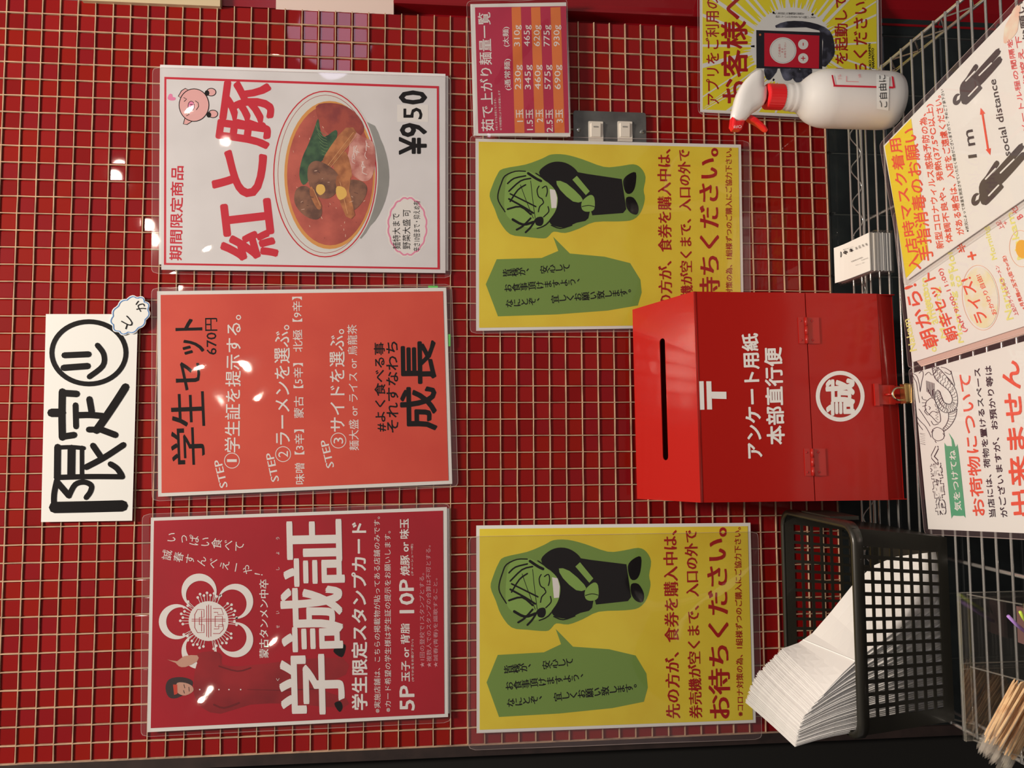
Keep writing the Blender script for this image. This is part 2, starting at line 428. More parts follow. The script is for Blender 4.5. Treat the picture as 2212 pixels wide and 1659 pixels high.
# ------------------------------------------------------------------ print colours
WHT = mat('white_paper', P(212, 203, 194), .55, coat=.0, noise=(P(204, 195, 186), 14, .35, .7))
WHT2 = mat('plain_white_paper', P(216, 208, 194), .8)
INKK = mat('black_ink', P(15, 12, 13), .5, spec=.15)
INKR = mat('red_ink', P(192, 28, 46), .5)
INKW = mat('white_ink', P(222, 212, 204), .5)
YEL = mat('yellow_print', P(220, 192, 54), .6, noise=(P(212, 180, 44), 12, .35, .7))
GRN = mat('green_print', P(112, 138, 60), .6)
CRI = mat('crimson_print', P(164, 8, 30), .5, noise=(P(154, 6, 26), 9, .35, .7))
ORA = mat('orange_red_print', P(206, 74, 54), .5, noise=(P(198, 64, 48), 10, .35, .7))
DKR = mat('dark_red_ink', P(160, 20, 20), .5)

# ------------------------------------------------------------------ 1 hand-lettered sign
s = wall_poster('handwritten_sign', 'white card hand-lettered in thick black marker with a smiling face, highest on the wall', 'sign',
                [(99.1, 678.4), (298, 678.6), (285.5, 1124.7), (88.7, 1127.8)], -.004, WHT2, zoom=(0, 580, 2.592))
def mk(pts, wd, sm=4): s.stroke(pts, wd, INKK, 2, 'marker_lettering', sm if len(pts) > 2 else 0)
for p_, w_ in (([(305, 1338), (500, 1334), (684, 1329)], 64), ([(302, 1345), (302, 1265), (318, 1185)], 32), ([(318, 1195), (385, 1272)], 34),
               ([(385, 1272), (420, 1210), (470, 1196), (510, 1215), (505, 1250), (482, 1282)], 30),
               ([(315, 1170), (500, 1165), (685, 1166)], 30), ([(320, 1170), (322, 1000)], 38), ([(398, 1155), (400, 1008)], 44), ([(458, 1160), (458, 1003)], 24),
               ([(315, 1003), (400, 1000), (468, 1006)], 24), ([(482, 1112), (580, 1060), (690, 988)], 34), ([(520, 992), (560, 1050)], 34), ([(682, 1160), (655, 1120), (618, 1095)], 32),
               ([(288, 808), (345, 808)], 48), ([(348, 690), (346, 820), (348, 945)], 40), ([(348, 697), (428, 702)], 38), ([(348, 942), (414, 932)], 36),
               ([(422, 765), (425, 885)], 32), ([(425, 822), (500, 820), (575, 826)], 36), ([(500, 732), (512, 800)], 36),
               ([(540, 905), (600, 820), (660, 730), (702, 664)], 44), ([(497, 902), (545, 902)], 34), ([(560, 900), (645, 932)], 36),
               ([(360, 486), (495, 480)], 34), ([(356, 556), (490, 546)], 36), ([(545, 430), (580, 480), (575, 545), (500, 606)], 30)):
    mk(p_, w_)
s.ell(497, 472, 221, 188, INKK, 2, 'marker_lettering', 48, 0, 27)
s.build()
# cloud sticker on its corner
BLU = mat('sky_blue_print', P(70, 120, 170), .5)
stk = empty('cloud_sticker', tuple(onY(281, 681, -.0056)), 'small white cloud-shaped sticker with a blue outline stuck on the smiling-face sign corner', 'sticker')
cx, cy = 281, 681
def cloud(cx, cy, rx, ry, ang, nb, amp, n=60):
    out = []
    for k in range(n):
        a = 2 * math.pi * k / n; r = 1 + amp * (abs(math.sin(nb * a / 2)) - .5); x, y = rx * r * math.cos(a), ry * r * math.sin(a)
        out.append((cx + x * math.cos(ang) - y * math.sin(ang), cy + x * math.sin(ang) + y * math.cos(ang)))
    return out
cl = cloud(cx, cy, 47, 36, -.75, 11, .12)
MB().prism([onY(x, y, -.0056) for x, y in cl], (0, .0004, 0)).build('paper', WHT2, stk)
s = Sheet(stk, (0, -.0056, 0), YN)
o_, i_ = cloud(cx, cy, 44, 33, -.75, 11, .12), cloud(cx, cy, 42, 31, -.75, 11, .12)
s.stroke(o_, 1.8, BLU, 1, 'outline', closed=True)
s.text('と', (281, 706), (266, 688), 22, INKK, 2); s.text('か', (307, 672), (297, 650), 20, INKK, 2); s.build()

# ------------------------------------------------------------------ 2 soup poster
s = wall_poster('menu_poster', 'laminated white poster with a noodle soup bowl, red characters and a pink pig face', 'poster',
                [(346, 139.7), (962.2, 159.6), (962.2, 589.9), (348.4, 582.6)], -.0052, WHT,
                [(330, 146), (974, 166), (975, 601), (328, 592)], seed=3, amp=.0007)
solid_sheet(s.root, [onY(x, y, -.0034) for x, y in ((345.5, 143), (968, 164), (968, 585), (343, 571))], .0006, YN, WHT2, 'backing_sheet')
s.poly([(355, 166), (948, 186), (950, 582), (354, 572)], INKR, 1, 'border')
s.poly([(359.5, 171), (943.5, 191), (945, 578), (359, 568)], WHT, 2, 'printed_ground')
s.text('期間限定商品', (379, 562), (383, 359), 27, INKR, 3, .02)
s.text('紅', (541, 558), (527, 437), 118, INKR, 3, .045, res=3); s.text('と', (508, 418), (526, 328), 104, INKR, 3, .05, res=3); s.text('豚', (523, 312), (541, 178), 112, INKR, 3, .045, res=3)
PIG = mat('pig_pink_print', P(228, 160, 150), .5); PK2 = mat('pink_print', P(226, 120, 150), .5)
for e in ([(392, 196), (400, 191), (413, 197), (392, 212), (385, 208)], [(400, 252), (396, 268), (404, 269), (415, 262), (410, 250)]):
    s.poly(e, PIG, 3, 'pig_picture'); s.stroke(e, 1.6, INKK, 4, 'pig_picture', closed=True)
s.ell(419, 227, 33, 36, PIG, 4, 'pig_picture'); s.ell(419, 227, 33, 36, INKK, 5, 'pig_picture', w=1.7)
for ax, ay in ((456, 199), (460, 246)): s.ell(ax, ay, 11, 9, PIG, 4, 'pig_picture'); s.ell(ax, ay, 11, 9, INKK, 5, 'pig_picture', w=1.6); s.ell(ax - 9, ay + 2, 5, 6, INKK, 6, 'pig_picture')
s.ell(413, 229, 7.5, 11, PK2, 5, 'pig_picture'); s.ell(413, 229, 7.5, 11, INKK, 6, 'pig_picture', w=1.2)
for q in ([(397, 211), (403, 214), (398, 219)], [(403, 243), (409, 247), (403, 250)], [(411, 226), (416, 226)], [(411, 232), (416, 232)], [(422, 218), (428, 222), (429, 230), (424, 237)]): s.stroke(q, 1.4, INKK, 6, 'pig_picture')
s.poly([(362, 213), (366, 203), (372, 204), (373, 209), (379, 211), (378, 216), (369, 217)], PK2, 3, 'pig_picture', 3)
GBW = mat('bowl_side_print', P(128, 124, 114), .5, noise=(P(160, 156, 146), 8, .3, .8)); BWL = mat('bowl_white_print', P(206, 198, 184), .5)
BRO = mat('broth_print', P(190, 92, 74), .5, noise=(P(152, 66, 54), 26, .35, .7)); BR2 = mat('broth_edge_print', P(206, 140, 70), .5)
s.poly([(640, 255), (790, 262), (822, 300), (838, 350), (840, 400), (826, 450), (800, 488), (760, 500)], GBW, 3, 'bowl_picture', 3)
s.ell(703, 376, 114, 182, BWL, 4, 'bowl_picture', 56); s.ell(702, 376, 112, 180, INKR, 5, 'bowl_picture', 56, w=2.5); s.ell(703, 376, 103, 171, DKR, 5, 'bowl_picture', 56, w=1)
s.ell(712, 378, 98, 160, BR2, 6, 'bowl_picture', 48); s.ell(713, 378, 93, 152, BRO, 7, 'bowl_picture', 48)
def Zp(l): return [(500 + x / 3.072, 100 + y / 3.072) for x, y in l]
VEG = mat('leaf_green_print', P(62, 92, 58), .5, noise=(P(34, 62, 44), 60, .4, .6)); MEN = mat('bamboo_print', P(186, 118, 70), .5, noise=(P(150, 88, 52), 60, .4, .6))
PRK = mat('pork_print', P(208, 150, 132), .5, noise=(P(170, 92, 80), 45, .4, .62)); MEA = mat('brown_meat_print', P(136, 90, 66), .5, noise=(P(96, 62, 48), 55, .4, .62)); CRN = mat('corn_yellow_print', P(226, 172, 84), .5)
DB = mat('deep_broth_print', P(132, 52, 48), .5, noise=(P(160, 70, 54), 40, .4, .6))
s.poly(Zp([(560, 400), (700, 380), (820, 440), (880, 560), (760, 640), (620, 560)]), DB, 8, 'bowl_picture', 4)
s.poly(Zp([(575, 480), (545, 560), (510, 650), (470, 740), (450, 850), (475, 920), (520, 880), (560, 800), (640, 720), (700, 600), (690, 555), (620, 600), (590, 560)]), VEG, 9, 'bowl_picture', 3)
s.poly(Zp([(790, 560), (870, 600), (940, 640), (955, 760), (930, 870), (870, 895), (800, 850), (750, 800), (780, 690)]), PRK, 9, 'bowl_picture', 4)
s.poly(Zp([(760, 540), (830, 570), (720, 720), (650, 800), (600, 770), (660, 660)]), MEN, 10, 'bowl_picture', 2)
s.poly(Zp([(690, 740), (760, 700), (800, 860), (740, 880), (680, 820)]), MEN, 9, 'bowl_picture', 3)
s.poly(Zp([(510, 800), (560, 760), (640, 790), (710, 860), (700, 960), (640, 1010), (560, 990), (510, 900)]), MEA, 11, 'bowl_picture', 4)
s.poly(Zp([(430, 950), (500, 930), (580, 1020), (600, 1110), (560, 1150), (480, 1120), (420, 1040)]), MEA, 10, 'bowl_picture', 4)
s.poly(Zp([(760, 900), (850, 890), (900, 940), (870, 1030), (800, 1090), (760, 1010)]), MEA, 10, 'bowl_picture', 4)
s.poly(Zp([(700, 860), (790, 860), (780, 960), (820, 1120), (760, 1130), (700, 960)]), MEN, 11, 'bowl_picture', 2)
s.poly(Zp([(530, 930), (560, 980), (600, 1060), (570, 1080), (520, 980)]), MEN, 12, 'bowl_picture', 3)
s.poly(Zp([(570, 920), (610, 920), (622, 960), (590, 988), (562, 960)]), CRN, 13, 'bowl_picture', 3); s.poly(Zp([(700, 930), (750, 940), (765, 990), (720, 1020), (695, 980)]), CRN, 13, 'bowl_picture', 3)
LGT = mat('pale_glint_print', P(232, 178, 150), .5); VN = mat('vein_green_print', P(112, 136, 84), .5); MBL = mat('fat_print', P(232, 196, 182), .5); DKM = mat('dark_meat_print', P(84, 52, 42), .5)
r5 = random.Random(3)
def inside(x, y, k=.93): return ((x - 713) / (93 * k)) ** 2 + ((y - 378) / (152 * k)) ** 2 < 1
for _ in range(90):
    x, y = r5.uniform(622, 804), r5.uniform(228, 528)
    if inside(x, y): a = r5.uniform(-.5, .5) + 1.2; L5 = r5.uniform(1, 5); s.stroke([(x, y), (x + L5 * math.cos(a), y + L5 * math.sin(a))], r5.uniform(.5, 1.3), LGT if r5.random() < .6 else DB, 8, 'bowl_picture')
for k in range(9): s.stroke(Zp([(560 + k * 6, 520 + k * 28), (580 + k * 8, 560 + k * 24), (630 + k * 2, 590 + k * 18)]), .8, VN, 10, 'bowl_picture', 3)
for k in range(12): x, y = r5.uniform(790, 920), r5.uniform(620, 850); s.stroke(Zp([(x, y), (x + r5.uniform(-14, 14), y + r5.uniform(15, 35)), (x + r5.uniform(-10, 25), y + r5.uniform(35, 50))]), r5.uniform(.8, 2), MBL, 10, 'bowl_picture', 3)
for (x0, y0, x1, y1) in ((640, 790, 810, 570), (660, 800, 830, 590), (720, 900, 770, 1110), (545, 950, 590, 1060)): s.stroke(Zp([(x0, y0), (x1, y1)]), .9, mat('bamboo_light_print', P(216, 158, 104), .5), 12, 'bowl_picture')
for k in range(16): x, y = r5.choice([(600, 880), (500, 1040), (830, 980)]); x += r5.uniform(-55, 55); y += r5.uniform(-55, 55); s.stroke(Zp([(x, y), (x + r5.uniform(8, 24), y + r5.uniform(-14, 14))]), r5.uniform(.7, 1.6), DKM if k % 2 else LGT, 12, 'bowl_picture')
STW = mat('white_sticker', P(220, 214, 206), .5)
s.poly([(858, 226), (925, 226), (925, 263), (858, 263)], STW, 3, 'price_sticker')
s.text('¥9', (892, 333), (892, 267), 58, INKK, 4, .03); s.text('5', (892, 257), (892, 233), 40, INKK, 4, .015); s.text('0', (892, 224), (892, 197), 58, INKK, 4, .035)
s.poly(cloud(880, 489, 46, 66, 0, 16, .06), STW, 3, 'pink_edged_sticker'); s.stroke(cloud(880, 489, 41, 61, 0, 16, .06), 3.5, mat('pale_pink_print', P(230, 130, 150), .5), 4, 'pink_edged_sticker', closed=True)
s.text('麺特大まで', (857, 538), (855, 461), 17, INKK, 5); s.text('野菜大盛 可', (878, 538), (878, 453), 17, INKK, 5); s.text('辛さ10倍まで・抑えめ有', (900, 543), (900, 434), 15, INKK, 5)
s.build()

# ------------------------------------------------------------------ 3 orange-red student poster
s = wall_poster('set_menu_poster', 'laminated orange-red poster with white numbered step lines, centre of the upper row', 'poster',
                [(339.5, 629), (963.9, 621.2), (976.9, 1045.3), (341.4, 1073)], -.0052, WHT2,
                [(328, 622), (976, 614), (990, 1052), (329, 1083)], seed=8, amp=.0008)
s.poly([(347, 637), (957, 629), (969, 1038), (349, 1065)], ORA, 1, 'printed_ground')
s.text('学', (407, 1003), (404, 925), 72, INKK, 3, 0, 1.5); s.text('生', (407, 920), (404, 848), 72, INKK, 3, 0, 1.5)
s.text('セ', (407, 842), (405, 783), 52, INKK, 3, .01, .8); s.text('ット', (411, 765), (409, 690), 60, INKK, 3, .01, .8)
s.text('670円', (457, 766), (456, 687), 26, INKK, 3, 0, .3)
for (x, y, d), (tx, ty), (ex, ey) in (((501, 995, '1'), (501.5, 977), (505, 680)), ((611.6, 981, '2'), (611, 960), (609, 702)), ((731, 951.6, '3'), (729.5, 932), (727.9, 711))):
    s.ell(x, y, 17, 17, INKW, 3, 'lettering', w=1.6); hw_ = 3 if d == '1' else 6.5; s.text(d, (x, y + hw_), (x, y - hw_), 21, INKW, 3)
s.text('学生証を提示する。', (501.5, 977), (505, 680), 33, INKW, 3, .01); s.text('ラーメンを選ぶ。', (611, 960), (609, 702), 33, INKW, 3, .01); s.text('サイドを選ぶ。', (729.5, 932), (727.9, 711), 32, INKW, 3, .01)
for a_, b_ in (((484, 1053), (470, 994)), ((595, 1040), (582, 979)), ((714, 1010), (700, 951))): s.text('STEP', a_, b_, 17, INKW, 3, 0, .4)
s.text('味噌【3辛】 蒙古【5辛】 北極【9辛】', (648, 1046), (641.6, 641), 21, INKW, 3, .005); s.text('麺大盛 or ライス or 烏龍茶', (765, 973), (760.4, 701), 21, INKW, 3, .003)
s.text('#よく食べる事', (822, 932), (819, 740), 23, INKK, 3, .015); s.text('それすなわち', (848, 934), (846.7, 738), 25, INKK, 3, .015); s.text('成長', (905, 928), (902, 737), 76, INKK, 3, .03)
s.build()
GTAB = mat('green_tape', P(90, 200, 80), .6)
for k, (a, b_) in enumerate((((925, 617), (946, 626)), ((966, 722), (973, 748)))):
    p, q = onY(*a, -.0040), onY(*b_, -.0040)
    o = MB().box(q[0], p[0], -.0044, -.0040, q[2], p[2]).build('tape_tab', GTAB, s.root)

# ------------------------------------------------------------------ 4 crimson stamp-card poster
s = wall_poster('stamp_card_poster', 'laminated crimson poster with a large white flower emblem and a man in red', 'poster',
                [(326, 1118.2), (965.5, 1095.3), (967.8, 1548.7), (317.7, 1581.7)], -.0052, WHT2,
                [(308, 1110), (971, 1086), (974, 1560), (305, 1591)], seed=5, amp=.0009)
solid_sheet(s.root, [onY(x, y, -.0034) for x, y in ((335, 1121), (970, 1098), (971, 1541), (330, 1570))], .0006, YN, WHT2, 'backing_sheet')
s.poly([(332.5, 1125), (957, 1103), (960, 1542), (325.5, 1573)], CRI, 1, 'printed_ground')
SK = mat('skin_print', P(190, 140, 116), .5); HR = mat('hair_print', P(52, 36, 36), .5); SU = mat('suit_red_print', P(150, 26, 32), .5, noise=(P(120, 16, 24), 14, .35, .65)); SU2 = mat('suit_fold_print', P(104, 12, 20), .5)
def Z3(l): return [(x / 2.77, 1060 + y / 2.77) for x, y in l]
s.poly(Z3([(1160, 1170), (1165, 1080), (1200, 1000), (1290, 965), (1330, 990), (1330, 1040), (1450, 1050), (1750, 1015), (2050, 1000), (2070, 1100), (1900, 1180), (2070, 1240), (2050, 1300), (1750, 1275), (1500, 1280), (1320, 1335), (1210, 1300), (1160, 1215)]), SU, 2, 'man_picture', 2)
s.poly(Z3([(1180, 975), (1290, 962), (1320, 1000), (1310, 1060), (1250, 1050), (1180, 1030)]), SU, 3, 'man_picture', 3)
s.poly(Z3([(1000, 1010), (1060, 1020), (1100, 990), (1180, 985), (1180, 1020), (1110, 1055), (1070, 1050), (1050, 1030)]), SK, 4, 'man_picture', 2)
s.poly(Z3([(990, 1180), (1010, 1130), (1070, 1115), (1130, 1125), (1155, 1150), (1130, 1200), (1060, 1240), (1010, 1235)]), HR, 3, 'man_picture', 3)
s.poly(Z3([(1060, 1150), (1110, 1150), (1150, 1170), (1155, 1200), (1110, 1225), (1070, 1215), (1055, 1190)]), SK, 4, 'man_picture', 3)
s.poly(Z3([(1035, 1160), (1060, 1160), (1062, 1215), (1042, 1222)]), mat('headband_print', P(190, 60, 40), .5), 5, 'man_picture')
for q in ([(1100, 1160), (1105, 1180)], [(1098, 1195), (1103, 1212)], [(1130, 1175), (1132, 1200)]): s.stroke(Z3(q), 1.2, HR, 6, 'man_picture')
for x in (1195, 1250, 1310, 1370, 1440): s.ell(*Z3([(x, 1190)])[0], 1.6, 1.6, INKW, 4, 'man_picture', 8)
s.stroke(Z3([(1480, 1190), (1700, 1195), (1900, 1185)]), (1, 3), SU2, 3, 'man_picture'); s.stroke(Z3([(1280, 1280), (1340, 1300), (1430, 1270)]), 4, SU2, 4, 'man_picture', 3); s.stroke(Z3([(1310, 1050), (1420, 1080), (1500, 1060)]), 3, SU2, 4, 'man_picture', 3)
for q in ([(720, 1407), (730, 1395), (745, 1392), (746, 1404), (738, 1420)], [(722, 1520), (735, 1515), (740, 1528), (733, 1538)]): s.poly(q, INKK, 4, 'man_picture', 3)
cx, cy = 450.5, 1341.6; RG = 43
for (px, py) in ((430, 1277), (509, 1299), (509, 1382), (430, 1407), (381, 1343)):
    a = math.atan2(py - cy, px - cx); ca, sa = math.cos(a), math.sin(a)
    lay = 2 if py > 1400 else 5
    outer = [(px + 38 * math.cos(t_), py + 38 * math.sin(t_)) for t_ in [a - 2.45 + 4.9 * k / 30 for k in range(31)]]
    ix, iy = px - 9 * ca, py - 9 * sa
    inner = [(ix + 31 * math.cos(t_), iy + 31 * math.sin(t_)) for t_ in [a + 2.5 - 5.0 * k / 30 for k in range(31)]]
    s.poly(outer + inner, INKW, 1.5 if lay == 2 else 5, 'emblem')
s.ell(cx, cy, RG, RG, INKW, 5, 'emblem', 40)
for g in range(5):
    base = -math.pi / 2 - .52 + 1.2566 * g + 1.2566 / 2 + .1
    for k in range(8):
        a = base + (k - 3.5) * .125 - .2; r1 = RG + (18 if k % 2 else 13)
        s.stroke([(cx + RG * math.cos(a), cy + RG * math.sin(a)), (cx + r1 * math.cos(a), cy + r1 * math.sin(a))], 1.1, INKW, 5, 'emblem'); s.ell(cx + r1 * math.cos(a), cy + r1 * math.sin(a), 3, 3, INKW, 5, 'emblem', 8)
for q in ([(-36, 0), (36, 0)], [(0, -35), (0, 35)], [(-36, -4), (36, -4)], [(-4, -33), (-4, 33)], [(5, -33), (5, 33)], [(-30, -14), (-24, -25), (-10, -25), (-10, -8), (-20, -8), (-20, 8), (-10, 8), (-10, 25), (-24, 25), (-30, 14), (-30, -14)],
          [(10, -27), (28, -27), (32, -14), (20, -14), (20, -19), (12, -19)], [(10, 27), (24, 27), (32, 18), (32, 8), (22, 8), (22, 17), (12, 17)], [(-15, -22), (-15, 22)], [(14, -10), (30, -10), (30, 12), (14, 12), (14, -10)]):
    s.stroke([(cx + x, cy + y) for x, y in q], 1.3, CRI, 6, 'emblem')
s.vtext('いっぱい食べて', (371, 1162), (517, 1182), 24, INKW, 4, .012); s.vtext('誠春すんべえーや！', (361, 1200), (560, 1236), 23, INKW, 4, .012)
s.text('蒙古タンメン中卒', (570, 1421), (570, 1252), 20, INKW, 4, 0, .4)
for ch, a, b_, h in (('学', (675, 1540), (672, 1417), 138), ('誠', (676, 1404), (672, 1270), 132), ('証', (679, 1263), (676, 1126), 130)):
    s.text(ch, a, b_, h, INKW, 6, .012, 2.4, 'lettering', 3)
for x, y, ch in ((600, 1468, 'く'), (600, 1354, 'せ'), (600, 1323, 'い'), (600, 1228, 'し'), (600, 1195, 'ょ'), (600, 1163, 'う')): s.text(ch, (x, y + 3), (x, y - 3), 7, INKW, 4)
s.text('学生限定スタンプカード', (777, 1533), (775, 1129), 33, INKW, 4, .03)
s.text('※実施店舗は、こちらの掲載物が貼ってある店舗のみです。', (815, 1540), (814, 1116), 14, INKW, 4); s.text('※カード希望の学生様は学生証の提示をお願いします。', (838, 1538), (837, 1147), 14, INKW, 4)
s.text('5P', (880, 1534), (879, 1481), 31, INKW, 4, .03); s.text('玉子 or 背脂', (876, 1472), (875, 1347), 19, INKW, 4, .02); s.text('10P', (879, 1324), (878, 1252), 31, INKW, 4, .03); s.text('焼豚 or 味玉', (875, 1243), (873, 1121), 20, INKW, 4, .02)
s.text('(ゆでか生をお選び下さい)', (892, 1472), (891, 1381), 6, INKW, 4); s.text('(チャーシュー1枚)', (891, 1243), (890, 1175), 6, INKW, 4)
LTR = mat('pale_red_ink', P(205, 140, 140), .5)
s.text('★1回の登校で1スタンプとする。', (912, 1442), (911, 1238), 11, LTR, 4); s.text('★複数人でのスタンプの合算は不可とする。', (927, 1442), (925, 1178), 11, LTR, 4); s.text('★誠春(青春)を謳歌すること。', (942, 1442), (941, 1249), 11, LTR, 4)
s.build()

# ------------------------------------------------------------------ 5/6 yellow notices
LQ = [(1028.8, 1135.2), (1621, 1129.3), (1632.7, 1561.4), (1029.5, 1584)]
RQ = [(1027, 299), (1600.6, 312.4), (1607, 706), (1028.5, 714.7)]
def yellow(quad, y, film, label, seed):
    root_s = wall_poster('yellow_notice', label, 'notice', quad, y, WHT2, film, group='yellow waiting notices', seed=seed, amp=.0007)
    toR = homog(RQ, quad); toL = homog(LQ, quad)
    s = Sheet(root_s.root, (0, y, 0), YN, toR)
    s.poly([(1034, 306), (1595, 319), (1601, 700), (1035, 708)], YEL, 1, 'printed_ground')
    def Z(l): return [(980 + x / 3.607, 280 + y_ / 3.607) for x, y_ in l]
    s.poly(Z([(335, 1010), (685, 1000), (815, 945), (775, 835), (905, 965), (1175, 990), (1375, 1040), (1455, 1170), (1465, 1270), (1435, 1370), (1200, 1410), (800, 1440), (345, 1455), (250, 1205)]), GRN, 2, 'speech_bubble')
    s.poly(Z([(280, 520), (300, 440), (340, 350), (385, 305), (560, 272), (690, 225), (760, 194), (870, 195), (1000, 230), (1170, 290), (1290, 285), (1400, 270), (1460, 300), (1495, 370), (1480, 470), (1490, 540), (1460, 640), (1400, 700), (1300, 715), (1100, 720), (980, 770), (870, 805), (780, 795), (740, 830), (700, 848), (560, 835), (440, 815), (360, 720), (320, 620)]), GRN, 2, 'green_patch', 3)
    N = 'figure_drawing'
    s.poly(Z([(665, 330), (720, 275), (790, 250), (870, 258), (940, 300), (985, 360), (1040, 460), (1060, 520), (1050, 690), (960, 725), (860, 762), (770, 745), (745, 700), (800, 640), (815, 560), (800, 470), (750, 420), (700, 390)]), INKK, 3, N, 3)
    s.poly(Z([(960, 330), (1040, 345), (1310, 385), (1345, 620), (1320, 650), (1080, 668), (1050, 560), (1010, 440)]), INKK, 3, N, 1)
    s.poly(Z([(1320, 400), (1360, 350), (1420, 335), (1415, 440), (1385, 495), (1340, 490)]), INKK, 3, N, 3); s.poly(Z([(1345, 530), (1400, 530), (1440, 600), (1430, 660), (1380, 650), (1345, 600)]), INKK, 3, N, 3)
    GR3 = mat('light_green_print', P(128, 158, 72), .6)
    s.poly(Z([(400, 470), (430, 350), (560, 320), (640, 350), (740, 420), (800, 480), (812, 570), (790, 640), (720, 730), (650, 765), (560, 760), (470, 720), (400, 640)]), GR3, 4, N, 3)
    s.poly(Z([(800, 400), (880, 420), (990, 520), (1000, 560), (930, 560), (830, 470)]), GR3, 4, N, 2); s.poly(Z([(1000, 560), (1060, 510), (1095, 530), (1095, 620), (1040, 640), (1000, 620)]), GR3, 4, N, 3)
    s.poly(Z([(925, 390), (960, 360), (1060, 480), (1030, 510)]), GR3, 4, N)
    s.poly(Z([(748, 462), (790, 470), (806, 530), (800, 610), (762, 612)]), INKW, 5, N)
    for q, w_ in (([(640, 340), (740, 410), (800, 480), (815, 560), (790, 650), (720, 740), (650, 770)], 3), ([(400, 640), (350, 560), (345, 500), (370, 420), (400, 360), (480, 325), (560, 325)], 3),
                  ([(420, 420), (470, 380), (560, 360)], 4), ([(430, 480), (520, 400), (600, 380)], 4), ([(440, 560), (500, 470), (560, 430)], 4), ([(420, 620), (520, 600), (600, 660)], 5), ([(430, 540), (540, 600), (620, 650)], 5), ([(440, 500), (560, 560), (640, 600)], 4),
                  ([(460, 700), (540, 740), (620, 720)], 7), ([(490, 780), (540, 750), (600, 690)], 5), ([(560, 800), (600, 760), (640, 700)], 5), ([(580, 340), (640, 380), (680, 400)], 7),
                  ([(665, 440), (650, 470), (660, 520), (690, 540)], 3), ([(690, 455), (720, 440), (730, 480), (720, 520)], 3), ([(660, 640), (670, 600), (700, 570), (690, 545)], 3), ([(700, 680), (740, 640), (735, 600)], 3), ([(520, 430), (560, 540), (620, 690)], 1.5), ([(600, 400), (615, 540), (635, 690)], 1.5),
                  ([(1000, 600), (1050, 590), (1095, 600)], 2), ([(760, 745), (830, 770), (920, 745)], 3)):
        s.stroke(Z(q), w_ * .8, INKK, 6, N, 3)
    s.poly(Z([(640, 690), (690, 680), (700, 720), (680, 750), (640, 740)]), INKK, 6, N, 3)
    s.vtext('皆様が、 安心して', Z([(415, 1120)])[0], Z([(880, 1078)])[0], 18.5, INKK, 4, 0, .5)
    s.vtext('お食事頂けますよう、', Z([(425, 1238)])[0], Z([(985, 1185)])[0], 18.5, INKK, 4, 0, .5)
    s.vtext('なにとぞ、 宜しくお願い致します。', Z([(435, 1358)])[0], Z([(1385, 1268)])[0], 18.5, INKK, 4, 0, .5)
    s.pre = toL
    s.text('先の方が、食券を購入中は、', (1454, 1551), (1447, 1146), 31, DKR, 4, 0, 1.0)
    s.text('券売機が空くまで、入口の外で', (1503, 1551), (1491.8, 1146), 28, DKR, 4, 0, 1.0)
    s.text('お待ちください。', (1555, 1551), (1547, 1141), 46, DKR, 4, .005, 1.6, res=3)
    s.text('※コロナ対策の為、1組様ずつのご購入にご協力下さい。', (1599, 1547), (1592.7, 1139), 15, DKR, 4, 0, .4)
    s.build()
yellow(RQ, -.0050, [(1015, 292), (1618, 305), (1621, 714), (1015, 721)], 'yellow notice with green speech bubble, its lower corner behind the red metal box', 6)
yellow(LQ, -.0050, [(1013, 1158), (1637, 1148), (1645, 1596), (1012, 1620)], 'yellow notice with green speech bubble, above the basket of folded papers', 7)

# ------------------------------------------------------------------ 7 noodle weight chart
s = wall_poster('noodle_weight_chart', 'small laminated crimson chart with orange stripes and white gram figures', 'chart',
                [(1016, 9), (1223, 5), (1232, 295), (1023, 293)], -.0150, WHT2, [(1007, 5), (1224.5, -1), (1233, 298), (1020, 299)], seed=12, amp=.0022)
CH = mat('chart_crimson_print', P(176, 40, 66), .5); CO = mat('chart_orange_print', P(214, 112, 54), .5)
s.poly([(1026, 16), (1223, 13), (1229, 287), (1033, 288)], CH, 1, 'printed_ground')
for a, b_, c_, d_ in ((1105, 1125, 1133, 1112), (1147, 1167, 1176.5, 1155.7), (1189, 1210.5, 1220, 1198)): s.poly([(a, 16), (b_, 15), (c_, 287), (d_, 287)], CO, 2, 'orange_stripe')
s.text('茹で上がり麺量一覧', (1054, 283), (1045.5, 27), 27, INKW, 3, .012)
s.text('※あくまでも目安となります。', (1073, 281), (1069, 212), 5, INKW, 3); s.text('ゆで時間等により多少前後します', (1082, 281), (1078, 195), 5, INKW, 3)
s.text('(通常麺)', (1098, 195), (1096, 127), 15, INKW, 3, .01); s.text('(太麺)', (1094, 101), (1093, 58), 15, INKW, 3, .01)
for k, (a, b_, c_, y0) in enumerate((('1玉', '230g', '310g', 263), ('1.5玉', '345g', '465g', 281), ('2玉', '460g', '620g', 264), ('2.5玉', '575g', '775g', 285), ('3玉', '690g', '930g', 265))):
    x = 1123 + 21.4 * k
    s.text(a, (x, y0), (x - 1, 236), 15, INKW, 3, .012); s.text(b_, (x - 2, 193), (x - 2.6, 140), 17, INKW, 3, .005); s.text(c_, (x - 4, 100), (x - 4.6, 54), 17, INKW, 3, .005)
s.build()

